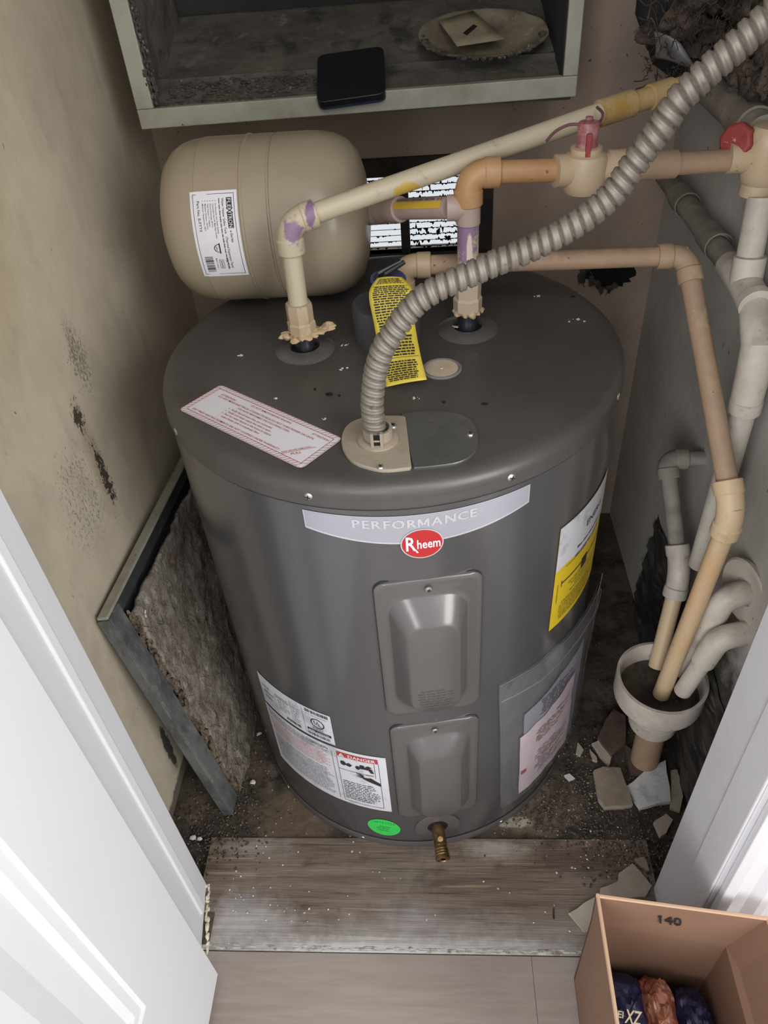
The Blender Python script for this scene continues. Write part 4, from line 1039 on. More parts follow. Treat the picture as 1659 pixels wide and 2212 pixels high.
rect(b, fe, 0.0590, 0.0282, 0.0715, 0.0298); put_text(b, 'UPC', fe, 0.0622, 0.0240, 0.0022)
b.build('label_print', m_ink, lb, smooth=0)
b = MB(); fe2 = fexp(0.0014); put_text(b, 'FLE', fe2, 0.0092, LH - 0.0120, 0.0045, 0.0108); put_text(b, 'TRON', fe2, 0.0260, LH - 0.0120, 0.0045, 0.0158); b.build('white_lettering', m_paper, lb, smooth=0)
# threaded neck with its clear adapter
na = Vector((ex0 + 0.256, EY, EZ)); nb_ = P(862, 452, y=0.098)
nd = (nb_ - na).normalized()
MB().tube([na - nd * 0.01, na + nd * 0.012], 0.014, 20).build('threaded_neck', m_steel, et)

# ------------------------------------------------------------------ cold water line
cw = thing('cold_water_line', (0.097, 0.028, TZ + 0.03), 'tan cold water pipe with elbow, tee and shutoff valve rising from the right hand collar', 'pipe')
c0 = Vector((0.097, 0.028, TZ + 0.024))
cE = P(1012, 374, y=0.030)          # elbow corner
cV = P(1262, 366, y=0.040)
cN = P(1600, 345, y=0.075)
b = MB().lathe(c0, (0, 0, 1), [(0.0150, 0.0), (0.0175, 0.004), (0.0178, 0.018), (0.0160, 0.021), (0.0165, 0.038), (0.0160, 0.044), (0.0125, 0.044)], 8)
b.build('threaded_adapter', m_purple, cw, smooth=20)
b = MB(); rnd = random.Random(6)
for k in range(10):
    a = 2 * pi * k / 10; b.blob(c0 + Vector((0.0148 * math.cos(a), 0.0148 * math.sin(a), 0.002)), (0.004, 0.004, 0.004), 0.5, 160, 8, 6, k)
b.build('thread_sealant', m_putty, cw)
MB().tube([c0 + Vector((0, 0, 0.035)), cE - Vector((0, 0, 0.028))], 0.0125, 24).build('riser_pipe', m_purple, cw)
tz = P(1002, 447, y=0.030).z
b = MB().lathe((0.097, 0.029, tz), (-1, 0, 0), [(0.0135, 0.0), (0.0135, 0.011), (0.0142, 0.012), (0.0142, 0.024), (0.0115, 0.024)], 22)
b.tube([(0.097, 0.029, tz - 0.018), (0.097, 0.029, tz + 0.016)], 0.0140, 22)
b.build('tee', m_pink, cw)
b = MB(); elbow(b, cE - Vector((0, 0, 0.1)), cE, cV, 0.0150, 0.034, 0.022); b.build('elbow', m_cpvc_tan, cw)
MB().tube([cE + (cV - cE).normalized() * 0.02, cV], 0.0120, 24).build('pipe_run', m_cpvc_tan, cw)
hd = (cN - cV).normalized()
vb = MB(); vb.lathe(cV - hd * 0.034, hd, [(0.0120, 0.0), (0.0170, 0.001), (0.0170, 0.016), (0.0155, 0.018), (0.0155, 0.060), (0.0185, 0.062), (0.0185, 0.084), (0.0130, 0.085)], 26)
vb.lathe(cV + Vector((0, 0, -0.027)), (0, 0, 1), [(0.004, 0.0), (0.014, 0.001), (0.0200, 0.004), (0.0232, 0.010), (0.0240, 0.018), (0.0240, 0.038), (0.0215, 0.043), (0.0170, 0.045), (0.0170, 0.050), (0.0145, 0.051), (0.006, 0.051)], 34)
vo = vb.build('shutoff_valve', m_cpvc, cw)
MB().lathe(cV + Vector((0, 0, 0.023)), (0, 0, 1), [(0.0120, 0.0), (0.0120, 0.002), (0.0105, 0.004), (0.0118, 0.022), (0.0105, 0.025), (0.004, 0.026), (0.004, 0.030), (0.0, 0.030)], 20).build('valve_cap', m_redt, vo)
MB().box((-0.0028, -0.0025, -0.016), (0.0028, 0.002, 0.012), lambda x, y, z: cV + Vector((x - 0.001, y - 0.0145 - (0.001 if z < 0 else 0), z + 0.028))).build('valve_handle', m_redk, vo, smooth=0, bevel=0.001)
MB().tube([cV + hd * 0.04, lerp(cV, cN, 0.30), cN], 0.0120, 24).build('pipe_run', m_relief, cw)
MB().lathe(lerp(cV, cN, 0.42) , hd, [(0.0120, -0.02), (0.0150, -0.019), (0.0150, 0.028), (0.0120, 0.029)], 22).build('coupling', m_relief, cw)

# branch to the expansion tank
bt = Vector((0.097 - 0.020, 0.030, tz)); bl = P(862, 452, y=0.098)
bdv = (bl - bt).normalized()
br = thing('expansion_branch_pipe', tuple(bl), 'short pale branch pipe with a yellow stripe leading to the beige tank', 'pipe')
MB().tube([bt + bdv * 0.002, bl], 0.0122, 22).build('pipe', m_pink, br)
b = MB()
_q = bdv.cross(Vector((0, 0, 1))).normalized(); _u = _q.cross(bdv).normalized()
def fstr(h):
    def f(a, v):
        an = v / 0.0122; return bt + bdv * a + (-_q * -math.cos(an) * -1 + _u * math.sin(an)) * (0.0122 + h)
    return f
side = _q if _q.y < 0 else -_q
def fstr(a, v, h=0.0004):
    an = v / 0.0122; return bt + bdv * a + (side * math.cos(an) + _u * math.sin(an)) * (0.0122 + h)
Lb = (bl - bt).length
for k in range(4): rect(b, lambda a, v: fstr(a, v), 0.004, 0.003 + k * 0.002, Lb - 0.004, 0.005 + k * 0.002, 1)
b.build('yellow_stripe', m_ylabel, br, smooth=0)
b = MB(); 
put_text(b, 'CPVC 4120 SDR 11', lambda a, v: fstr(Lb - a, v + 0.0, 0.0007), 0.006, 0.0122, 0.0028, Lb - 0.012)
b.build('pipe_print', m_ink, br, smooth=0)
aL = na + nd * 0.004
b = MB().lathe(bl - bdv * 0.004, (aL - bl), [(0.0125, 0.0), (0.0152, 0.001), (0.0155, 0.020), (0.0145, 0.022), (0.0150, (aL - bl).length + 0.002)], 22)
b.build('female_adapter', m_pink, br)
pa = lerp(bl, aL, 0.72)
fwd = (CAM - pa).normalized()
def fst(a, v):
    ax = (bl - aL).normalized(); s2 = ax.cross(Vector((0, 0, 1))); s2 = s2 if s2.y < 0 else -s2; u2 = s2.cross(ax).normalized(); u2 = u2 if u2.z > 0 else -u2
    an = v / 0.0155; return pa + ax * a + (s2 * math.cos(an) + u2 * math.sin(an)) * 0.0159
b = MB(); 
for k in range(5): rect(b, fst, -0.009, -0.012 + k * 0.0024, 0.009, -0.012 + (k + 1) * 0.0024)
b.build('small_sticker', mat('dull_sticker', (168, 150, 148), 0.5), br, smooth=0)

# ------------------------------------------------------------------ hot water line
hw = thing('hot_water_line', (-0.105, -0.007, TZ + 0.03), 'cream hot water pipe with purple primer on its elbow rising from the left hand collar', 'pipe')
h0 = Vector((-0.105, -0.007, TZ + 0.020))
hE = P(621, 482, y=0.0)
hR = P(1300, 244, y=0.105); hX = P(1462, 192, y=0.150)
MB().lathe(h0, (0, 0, 1), [(0.0150, 0.0), (0.0172, 0.003), (0.0175, 0.018), (0.0160, 0.020), (0.0162, 0.038), (0.0155, 0.0425), (0.0115, 0.0425)], 8).build('threaded_adapter', m_cpvc, hw, smooth=20)
b = MB()
for k, (dx, dy, dz, rx, ry, rz) in enumerate(((0.0, -0.002, 0.004, 0.0190, 0.0180, 0.0050), (0.020, -0.001, 0.006, 0.015, 0.007, 0.0035), (0.030, 0.003, 0.009, 0.009, 0.006, 0.0035), (-0.020, -0.006, 0.002, 0.009, 0.007, 0.0035))):
    b.blob(h0 + Vector((dx, dy, dz)), (rx, ry, rz), 0.38, 170, 34, 16, k)
b.build('sealing_putty', m_putty, hw, smooth=80)
MB().tube([h0 + Vector((0, 0, 0.036)), hE - Vector((0, 0, 0.02))], 0.0115, 24).build('riser_pipe', m_cpvc_white, hw)
b = MB(); elbow(b, hE - Vector((0, 0, 0.1)), hE, hR, 0.0145, 0.034, 0.020); b.build('elbow', m_cpvc_white, hw)
MB().tube([lerp(hE, hR, 0.05), hR], 0.0115, 24).build('pipe_run', m_cpvc_white, hw)
rd = (hX - hR).normalized()
MB().lathe(hR - rd * 0.004, rd, [(0.0115, 0.0), (0.0145, 0.001), (0.0145, 0.044), (0.0118, 0.045)], 24).build('coupling', m_yel, hw)
MB().tube([hR + rd * 0.03, hX + rd * 0.012], 0.0118, 24).build('stub_pipe', m_yel, hw)
MB().lathe(lerp(hR, hX, 0.62), rd, [(0.0118, 0.0), (0.0140, 0.001), (0.0140, 0.032), (0.0118, 0.033)], 24).build('coupling', m_yel, hw)

# thin wire curled over the pipe and valve
w0 = cV + Vector((0.0, -0.004, 0.049))
wr_ = [P(1180, 305, y=0.055), P(1200, 284, y=0.05), P(1228, 270, y=0.045), P(1255, 268, y=0.04), w0, P(1296, 262, y=0.055), P(1302, 245, y=0.065), P(1290, 232, y=0.085)]
tag(MB().tube([spl(wr_, k / 40) for k in range(41)], 0.0016, 8).build('curled_wire', m_wire), 'thin purplish wire curled over the red valve cap and the cream pipe', 'wire')

# ------------------------------------------------------------------ relief valve discharge pipe
rp = thing('relief_discharge_pipe', tuple(P(1430, 1480, y=-0.135)), 'tan discharge pipe running right from the relief valve and down into the drain cup', 'pipe')
ra = P(868, 574, y=0.072); rb = P(1482, 552, y=0.064); rc = P(1583, 1105, y=-0.150); rdn = P(1428, 1500, y=-0.134)
b = MB(); elbow(b, ra - Vector((0, 0, 0.1)), ra, rb, 0.0145, 0.036, 0.02); b.tube([ra - Vector((0, 0, 0.055)), ra - Vector((0, 0, 0.01))], 0.0135, 20)
b.build('elbow', m_cpvc, rp)
MB().tube([lerp(ra, rb, 0.06), rb], 0.0118, 24).build('pipe_run', m_relief, rp)
b = MB(); elbow(b, ra, rb, rc, 0.0138, 0.034, 0.018); b.build('elbow', m_relief, rp)
MB().tube([lerp(rb, rc, 0.05), lerp(rb, rc, 0.5), rc], [0.0120, 0.0122, 0.0126], 24).build('pipe_run', m_relief, rp)
b = MB(); elbow(b, rb, rc, rdn, 0.0162, 0.038, 0.024); b.build('elbow', m_pale, rp)
MB().tube([lerp(rc, rdn, 0.05), rdn], 0.0126, 24).build('pipe_run', m_pale, rp)

# ------------------------------------------------------------------ drain cup on its stand pipe
dc = thing('drain_cup', (0.397, -0.133, 0), 'white plastic drain cup on a short stand pipe catching four pipe ends', 'drain')
ccx = 0.3885; ccy = -0.128; cz = 0.240
MB().lathe((ccx, ccy, 0), (0, 0, 1), [(0.030, cz - 0.060), (0.055, cz - 0.055), (0.0655, cz - 0.046), (0.0670, cz - 0.040), (0.0670, cz), (0.0625, cz + 0.0005), (0.0605, cz - 0.004), (0.0600, cz - 0.038), (0.050, cz - 0.046), (0.028, cz - 0.050), (0.0, cz - 0.052)], 56).build('funnel', m_pvc, dc)
MB().lathe((ccx, ccy, 0), (0, 0, 1), [(0.0595, cz - 0.036), (0.052, cz - 0.044), (0.0, cz - 0.048)], 40, False).build('sediment', m_sub, dc)
MB().lathe((0.392, -0.130, 0), (0, 0, 1), [(0.026, 0.118), (0.036, 0.120), (0.0375, 0.124), (0.0375, 0.140), (0.034, 0.142), (0.031, 0.150), (0.034, 0.186)], 40).build('reducer', m_pvc, dc)
MB().tube([(0.397, -0.133, -0.004), (0.394, -0.131, 0.122)], [0.0235, 0.0225], 30).build('stand_pipe', m_relief, dc)

# ------------------------------------------------------------------ other pipes at the right wall
p2 = thing('condensate_pipe', tuple(P(1418, 1430, y=-0.09)), 'thin grey-tan pipe from the right wall down into the back of the drain cup', 'pipe')
q0 = P(1508, 990, y=0.095); q0.x = XR + 0.002; q1 = P(1440, 992, y=0.095); q2 = P(1470, 1235, y=-0.02); q3 = P(1418, 1440, y=-0.088)
b = MB(); elbow(b, q0, q1, q2, 0.0150, 0.030, 0.018); b.build('elbow', m_pvcgrey, p2)
MB().tube([q0, lerp(q0, q1, 0.8)], 0.0115, 20).build('pipe_run', m_pvcgrey, p2)
MB().tube([lerp(q1, q2, 0.08), q2], 0.0122, 22).build('pipe_run', m_pvcgrey, p2)
b = MB(); elbow(b, q1, q2, q3, 0.0165, 0.042, 0.03); b.build('bend', m_pvc, p2)
MB().tube([lerp(q2, q3, 0.12), q3], 0.0125, 22).build('pipe_run', m_pale, p2)

ds = thing('drain_stack', (0.43, -0.05, 0.46), 'dusty white drain pipe along the right wall turning down beside the discharge pipe', 'pipe')
s0 = Vector((0.432, YB - 0.002, 0.792)); s1 = P(1615, 640, x=0.430); s1.z = 0.790
s2 = P(1640, 745, x=0.430); s3 = P(1617, 850, x=0.430); s4 = Vector((0.430, s3.y - 0.004, 0.405))
MB().tube([s0, s1], 0.0150, 26).build('wall_run', m_pvcgrey, ds)
for yy in (0.30, 0.145):
    MB().lathe((0.431, yy + 0.03, 0.792), (0, -1, 0), [(0.0150, -0.022), (0.0185, -0.020), (0.0185, 0.026), (0.0172, 0.027), (0.0150, 0.020)], 28).build('socket', m_pvcgrey, ds)
v1 = Vector((0.430, 0.058, 0.888)); v0 = Vector((0.430, 0.045, 0.812))
MB().tube([v1, v0], 0.0150, 26).build('riser_pipe', m_pvc, ds)
wy = MB(); wy.lathe(v0 + Vector((0, 0, 0.012)), (v0 - v1) + Vector((0, -0.0, 0)), [(0.0150, 0.0), (0.0185, 0.001), (0.0185, 0.030), (0.0178, 0.034)], 28)
wy.tube([s1 + Vector((0, 0.075, 0)), s1 + Vector((0, 0.010, 0)), s1 + Vector((0, -0.03, -0.006))], [0.0175, 0.0185, 0.0185], 28)
wy.lathe(s1 + Vector((0, -0.018, -0.003)), (0, -1, -0.15), [(0.0190, 0.0), (0.0200, 0.001), (0.0200, 0.012), (0.0180, 0.013)], 28)
wy.build('wye', m_pvc, ds)
b = MB(); b.tube([s1 + Vector((0, -0.02, -0.004)), lerp(s1, s2, 0.7), s2, lerp(s2, s3, 0.6), s3 - Vector((0, 0, 0.02))], [0.0165, 0.0175, 0.0195, 0.0190, 0.0185], 28)
b.lathe(s3 - Vector((0, 0, 0.008)), (0, 0, -1), [(0.0185, 0.0), (0.0195, 0.001), (0.0195, 0.016), (0.0160, 0.017)], 28)
b.build('bend', m_pvc, ds)
MB().tube([s3, s4], 0.0150, 26).build('down_pipe', m_pvc, ds)

# overflow pipes bending out of the wall into the cup
of = thing('rear_overflow_pipe', tuple(P(1500, 1440, y=-0.12)), 'rear of two stub pipes bending out of the right wall into the drain cup', 'pipe', 'overflow pipes from the right wall')
a1 = P(1565, 1290, y=-0.148); a0 = Vector((XR + 0.004, a1.y + 0.006, a1.z + 0.004)); a2 = P(1478, 1452, y=-0.118)
b = MB(); b.tube([a0] + arc(a0, a1, a2, 0.020) + [lerp(a1, a2, 0.45)], 0.0165, 24); b.build('elbow', m_pvc, of)
MB().tube([lerp(a1, a2, 0.3), a2], 0.0135, 22).build('pipe', m_pvc, of)
ec = MB().lathe(Vector((XR - 0.002, a0.y, a0.z)), (-1, -0.25, 0.0), [(0.046, -0.002), (0.047, 0.004), (0.044, 0.006), (0.020, 0.003), (0.018, 0.0)], 40).build('wall_flange', m_pvc, of)
of = thing('front_overflow_pipe', tuple(P(1480, 1475, y=-0.15)), 'front of two stub pipes bending out of the right wall, paler, with black marks', 'pipe', 'overflow pipes from the right wall')
a1 = P(1553, 1378, y=-0.176); a0 = Vector((XR + 0.004, a1.y + 0.004, a1.z + 0.006)); a2 = P(1475, 1492, y=-0.148)
b = MB(); b.tube([a0] + arc(a0, a1, a2, 0.020) + [lerp(a1, a2, 0.40)], 0.0165, 24); b.build('elbow', m_pvc, of)
MB().tube([lerp(a1, a2, 0.3), a2], 0.0130, 22).build('pipe', m_pvc, of)

# main valve with the red handle and the big grey supply pipe
mv = thing('main_valve', (0.430, 0.062, 0.86), 'tan valve body with a chipped red octagonal handle at the upper right wall', 'valve')
vc = P(1652, 338, x=0.428)
b = MB(); b.lathe(vc + Vector((0, 0, 0.034)), (0, 0, -1), [(0.006, 0.0), (0.018, 0.002), (0.0225, 0.008), (0.024, 0.020), (0.024, 0.046), (0.022, 0.058), (0.0185, 0.062), (0.0185, 0.075), (0.0150, 0.076)], 32)
b.tube([vc + Vector((-0.040, 0, 0)), vc], 0.0160, 24)
b.tube([vc, Vector((XR + 0.004, vc.y, vc.z))], 0.012, 20)
b.build('valve_body', m_cpvc, mv)
hc = P(1596, 306, x=0.398); hdir = Vector((-0.75, -0.62, 0.22)).normalized()
MB().tube([hc, vc + Vector((0, 0, 0.012))], 0.0070, 14).build('valve_stem', m_redk, mv)
MB().lathe(hc, hdir, [(0.010, -0.006), (0.0190, -0.004), (0.0200, 0.0), (0.0200, 0.007), (0.0175, 0.010), (0.005, 0.011)], 8).build('red_handle', m_redk, mv, smooth=20, bevel=0.0015)
gp2 = MB(); g0 = P(1490, 150, x=0.432); g1 = P(1648, 290, x=0.432)
gp2.tube([Vector((0.432, YB - 0.002, g0.z)), g0, g1], 0.0205, 28)
gp2.lathe(lerp(g0, g1, 0.75), (g1 - g0), [(0.0205, -0.002), (0.0228, 0.0), (0.0228, 0.05), (0.020, 0.052)], 28)
tag(gp2.build('supply_pipe', m_pvcgrey), 'thick grimy grey pipe high on the right wall leading to the red handled valve', 'pipe')

# ------------------------------------------------------------------ insulation and foil in the upper right corner
b = MB(); rnd = random.Random(14)
for k in range(26):
    p = Vector((rnd.uniform(0.385, 0.445), rnd.uniform(0.20, 0.49), rnd.uniform(1.0, 1.17)))
    b.blob(p, (rnd.uniform(0.012, 0.026), rnd.uniform(0.02, 0.05), rnd.uniform(0.012, 0.026)), 0.7, 60, 20, 14, k)
for k in range(16):
    p = P(rnd.uniform(1410, 1560), rnd.uniform(-20, 75), y=rnd.uniform(0.30, 0.38))
    b.blob(p, (0.014, 0.02, 0.010), 0.8, 70, 16, 12, k + 40)
for k in range(26):
    p = P(rnd.uniform(1560, 1680), rnd.uniform(20, 215), x=rnd.uniform(0.425, 0.452))
    if p.z < 0.972: p.z = 0.975 + rnd.random() * 0.02
    b.blob(p, (0.008, rnd.uniform(0.012, 0.028), rnd.uniform(0.008, 0.018)), 0.8, 80, 16, 12, k + 80)
for k in range(420):
    p = P(rnd.uniform(1395, 1665), rnd.uniform(-10, 210), y=rnd.uniform(0.22, 0.33))
    if p.x > 0.452 or p.z < 0.955: continue
    q = p + Vector((rnd.uniform(-.016, .010), rnd.uniform(-.012, .012), rnd.uniform(-.02, .012)))
    q.x = min(q.x, 0.455)
    b.tube([p, lerp(p, q, 0.5) + Vector((0, 0, rnd.uniform(-.005, .005))), q], rnd.uniform(0.0004, 0.0009), 4)
o = b.build('insulation_clump', m_insul, smooth=80); stuff(o); tag(o, 'matted brown insulation and lint stuffed in the upper right corner behind the conduit', 'insulation')
fp = [P(1412, 68, y=0.30), P(1440, 75, y=0.27), P(1470, 95, y=0.26), P(1500, 140, y=0.27), P(1530, 150, y=0.28)]
fq = [P(1415, 125, y=0.30), P(1445, 130, y=0.28), P(1475, 142, y=0.27), P(1500, 148, y=0.28), P(1532, 156, y=0.285)]
o = MB().grid(lambda u, v: spl(fp, u) * (1 - v) + spl(fq, u) * v + Vector((0, -0.008 * math.sin(v * pi), 0)), 24, 10).build('torn_foil_scrap', m_foil, smooth=60, solid=0.0008)
tag(o, 'torn curl of dull grey foil sticking out under the brown insulation', 'foil')
b = MB(); c1 = P(1420, 20, y=0.36); 
b.tube([c1 + Vector((0, 0, 0.10)), c1, P(1440, 110, y=0.36), P(1500, 170, y=0.40)], [0.03, 0.028, 0.022, 0.016], 18)
tag(b.build('flexible_duct', m_boxdark, smooth=60), 'dark sooty flexible duct behind the insulation at the top right corner', 'duct')

# ------------------------------------------------------------------ metal box hanging over the tank
bx = thing('open_metal_box', (-0.05, 0.42, 0.95), 'open fronted metal box with a pale flange hung above the beige tank, dusty inside', 'box')
X0b, X1b, Yb_, Zb, Zt = -0.348, 0.2535, 0.300, 0.9405, 1.40
fz = lambda x: (x - X0b) / (X1b - X0b) * 0.0065
def flange(name, x0, x1, z0, z1, d=0.012):
    return MB().box((x0, Yb_ - 0.001, z0), (x1, Yb_ + d, z1), lambda x, y, z: (x, y, z + fz(x))).build(name, m_frame, bx, smooth=0, bevel=0.0012)
flange('bottom_flange', X0b, X1b, Zb, Zb + 0.0250)
flange('left_flange', X0b, X0b + 0.024, Zb + 0.0253, Zt); flange('right_flange', X1b - 0.019, X1b, Zb + 0.0253, Zt); flange('top_flange', X0b + 0.024, X1b - 0.019, Zt - 0.02, Zt)
SL = 0.40
def floorz(y): return Zb + 0.0250 + max(0, y - 0.312) * SL
b = MB()
def bf(u, v):
    x = X0b + 0.012 + (X1b - X0b - 0.024) * u; y = 0.305 + 0.205 * v
    z = floorz(y) + 0.0012 * noise.noise(Vector((x * 40, y * 60, 0))) + (0.004 if 0.25 < v < 0.30 else 0)
    return (x, y, z)
b.grid(bf, 60, 40); b.box((X0b + 0.006, 0.305, Zb + 0.002), (X1b - 0.006, 0.312, Zb + 0.022))
b.build('sloping_floor', m_boxin, bx, smooth=60, solid=0.002)
def sidew(x, sgn, amp):
    mb = MB()
    def f(u, v):
        y = 0.305 + 0.205 * u; z = Zb + 0.01 + (Zt - Zb - 0.02) * v
        return (x + sgn * (0.004 + u * 0.012 + amp * noise.noise(Vector((y * 28, z * 22, 3))) ), y, z)
    mb.grid(f, 30, 60); return mb
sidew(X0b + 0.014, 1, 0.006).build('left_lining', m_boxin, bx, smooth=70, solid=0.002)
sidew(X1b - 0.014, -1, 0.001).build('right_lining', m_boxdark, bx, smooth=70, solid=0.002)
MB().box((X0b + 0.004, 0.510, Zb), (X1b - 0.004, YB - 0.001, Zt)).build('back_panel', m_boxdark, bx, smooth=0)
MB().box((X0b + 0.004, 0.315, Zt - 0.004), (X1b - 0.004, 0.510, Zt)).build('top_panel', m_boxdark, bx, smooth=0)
b = MB()
b.box((X0b + 0.002, 0.315, Zb + 0.002), (X0b + 0.006, 0.51, Zt)); b.box((X1b - 0.006, 0.315, Zb + 0.002), (X1b - 0.002, 0.51, Zt)); b.box((X0b + 0.004, 0.315, Zb), (X1b - 0.004, 0.51, Zb + 0.003))
b.build('outer_shell', m_frame, bx, smooth=0)
b = MB(); rnd = random.Random(17)
for k in range(520):
    t = rnd.random()
    if rnd.random() < 0.5: p = Vector((X0b + 0.024 + rnd.uniform(-.002, .006), Yb_ + rnd.uniform(0.0, 0.02), Zb + 0.026 + t * 0.14)); s_ = (0.0022, 0.0022, 0.004)
    else: p = Vector((X0b + 0.025 + t * 0.20, Yb_ + rnd.uniform(0.008, 0.02), Zb + 0.0265)); s_ = (0.004, 0.0025, 0.0014)
    b.blob(p, [q * rnd.uniform(0.5, 1.1) for q in s_], 0.6, 150, 8, 6, k)
for k in range(240):
    p = Vector((X0b + 0.04 + rnd.random() * 0.22, 0.322 + rnd.random() * 0.04, 0)); p.z = floorz(p.y) + 0.001
    b.blob(p, (rnd.uniform(.0015, .005), rnd.uniform(.0015, .003), 0.0012), 0.6, 200, 8, 6, k + 300)
stuff(b.build('lint_fringe', m_dust, bx, smooth=80))

# black puck device leaning on the flange
dvw, dvd, dvt = 0.095, 0.094, 0.0115
dA = P(688, 238, y=Yb_ - 0.011); dB = P(834, 218, y=Yb_ - 0.011)
ex = (dB - dA).normalized(); dvw = (dB - dA).length
ey = Vector((-0.04, math.cos(math.radians(26)), math.sin(math.radians(26)))); ey = (ey - ex * ey.dot(ex)).normalized(); ez = ex.cross(ey)
dv_t = thing('media_puck', tuple(dA), 'flat black square electronic device lying on the flange of the metal box', 'device')
fdv = lambda x, y, z: dA + ex * x + ey * y + ez * z
rr2_ = rrect(0, 0, dvw, dvd, 0.010, 5)
MB().prism(rr2_, 0.0012, dvt, fdv).build('upper_shell', m_device, dv_t, smooth=40, bevel=0.001)
MB().prism([(x * 0.996 + 0.0002, y) for x, y in rr2_], -0.0008, 0.0032, fdv).build('base', m_deviced, dv_t, smooth=40)
for x in (0.38, 0.78): MB().box((dvw * x, -0.0006, 0.0050), (dvw * x + 0.010, 0.001, 0.0078), fdv).build('port', m_hole, dv_t, smooth=0)

# dish with a card inside the box
pc = P(1042, 88, y=0.372)
dn = Vector((0.02, -math.sin(math.radians(24)), math.cos(math.radians(24)))).normalized()
du = Vector((1, 0, -0.02)).normalized(); dvv = dn.cross(du)
b = MB()
n = 60; rings = ((0.0, 0.000), (0.5, 0.000), (0.72, 0.002), (0.86, 0.008), (0.97, 0.012), (1.0, 0.012), (1.0, 0.010), (0.86, 0.004), (0.5, -0.004))
rnd = random.Random(4); vs = []
for q, hgt in rings:
    for k in range(n):
        a = 2 * pi * k / n; sq = 1 + 0.10 * math.cos(2 * a) + 0.05 * noise.noise(Vector((math.cos(a) * 3, math.sin(a) * 3, 0)))
        vs.append(pc + du * (0.080 * q * sq * math.cos(a)) + dvv * (0.056 * q * sq * math.sin(a)) + dn * (hgt))
b.add(vs, [(i * n + k, i * n + (k + 1) % n, (i + 1) * n + (k + 1) % n, (i + 1) * n + k) for i in range(len(rings) - 1) for k in range(n)])
pd = b.build('dust_caked_dish', m_plate, smooth=50); tag(pd, 'shallow grimy oval dish with a crusted rim inside the open metal box', 'dish')
b = MB()
for k in range(40):
    a = -pi * rnd.random(); b.blob(pc + du * (0.082 * math.cos(a)) + dvv * (0.054 * math.sin(a)) + dn * 0.011, (rnd.uniform(.002, .006), 0.003, 0.0025), 0.7, 200, 8, 5, k)
stuff(b.build('rim_crust', m_dust, pd, smooth=80))
cdA = [P(*q, y=0.39) for q in ((945, 55), (1020, 36), (1085, 105), (985, 112))]
def cf(x, y):
    p = lerp(lerp((-0.060, 0.026, 0), (-0.012, 0.044, 0), x), lerp((-0.036, -0.036, 0), (0.028, -0.026, 0), x), y)
    return pc + du * p.x + dvv * p.y + dn * (0.013 + 0.004 * y)
cdm = MB().grid(lambda u, v: cf(u, v), 4, 4).build('grimy_card', m_card, smooth=60, solid=0.0012)
tag(cdm, 'small stiff grimy card with a dark slot lying in the dusty dish', 'card')
b = MB(); b.add([cf(x, y) + dn * 0.0022 for x, y in ((0.30, 0.62), (0.68, 0.42), (0.72, 0.50), (0.34, 0.72))], [(0, 1, 2, 3)]); b.build('slot', m_hole, cdm, smooth=0)

# ------------------------------------------------------------------ filter frame leaning on the left wall
FA = Vector((-0.322, -0.228, 0.003)); FB = Vector((-0.4035, -0.193, 0.463)); FC = Vector((-0.402, 0.262, 0.492))
e1 = (FB - FA); FH = e1.length; e1.normalize(); e2 = (FC - FB); FWd = e2.length; e2.normalize(); e2 = (e2 - e1 * e2.dot(e1)).normalized(); nn = e2.cross(e1).normalized()
if nn.x < 0: nn = -nn
ff = lambda s_, t, h=0.0: FA + e1 * s_ + e2 * t + nn * h       # s up, t along the wall, h away from the wall
lf = thing('filter_frame', tuple(FA), 'rusty grey rectangular filter frame leaning against the left wall beside the heater', 'frame')
W_ = 0.034
MB().add([ff(s_, t, h) for h in (0.0005, 0.0025) for s_, t in ((0.01, 0.01), (FH - 0.004, 0.01), (FH - 0.004, FWd - 0.01), (0.01, FWd - 0.01))], [(3, 2, 1, 0), (4, 5, 6, 7), (0, 1, 5, 4), (1, 2, 6, 5), (2, 3, 7, 6), (3, 0, 4, 7)]).build('backing_sheet', m_fdark, lf, smooth=0)
def rail(name, s0, s1, t0, t1, h0, h1, m): return MB().add([ff(s, t, h) for h in (h0, h1) for s, t in ((s0, t0), (s1, t0), (s1, t1), (s0, t1))], [(3, 2, 1, 0), (4, 5, 6, 7), (0, 1, 5, 4), (1, 2, 6, 5), (2, 3, 7, 6), (3, 0, 4, 7)]).build(name, m, lf, smooth=0, bevel=0.0015)
rail('front_rail', 0.0, FH, 0.0, W_, 0.004, 0.018, m_fframe); rail('rear_rail', 0, FH, FWd - W_, FWd, 0.004, 0.018, m_fframe)
rail('upper_rail', FH - 0.022, FH, W_, FWd - W_, 0.004, 0.012, m_fdark); rail('lower_rail', 0.0, W_, W_, FWd - W_, 0.004, 0.012, m_fdark)
rail('upper_edge', FH, FH + 0.005, 0.0, FWd, 0.0, 0.016, m_frame); rail('front_edge', 0.0, FH, -0.003, 0.0, 0.0, 0.018, m_fframe)
b = MB()
def fm_(u, v):
    s_ = 0.0 + (FH - 0.03) * v; t = W_ + 0.012 + (FWd - 2 * W_ - 0.012) * u + (0.012 * noise.noise(Vector((v * 9, 0, 0))) + 0.006 * noise.noise(Vector((v * 40, 0, 0)))) * (1 - u)
    h = 0.022 + 0.006 * noise.noise(Vector((s_ * 16, t * 16, 0))) + 0.004 * noise.noise(Vector((s_ * 60, t * 60, 0))) + 0.0015 * noise.noise(Vector((s_ * 160, t * 160, 0)))
    return ff(s_, t, h)
b.grid(fm_, 90, 100); b.build('fibre_mat', m_fmat, lf, smooth=80, solid=0.006)
b = MB(); rnd = random.Random(23)
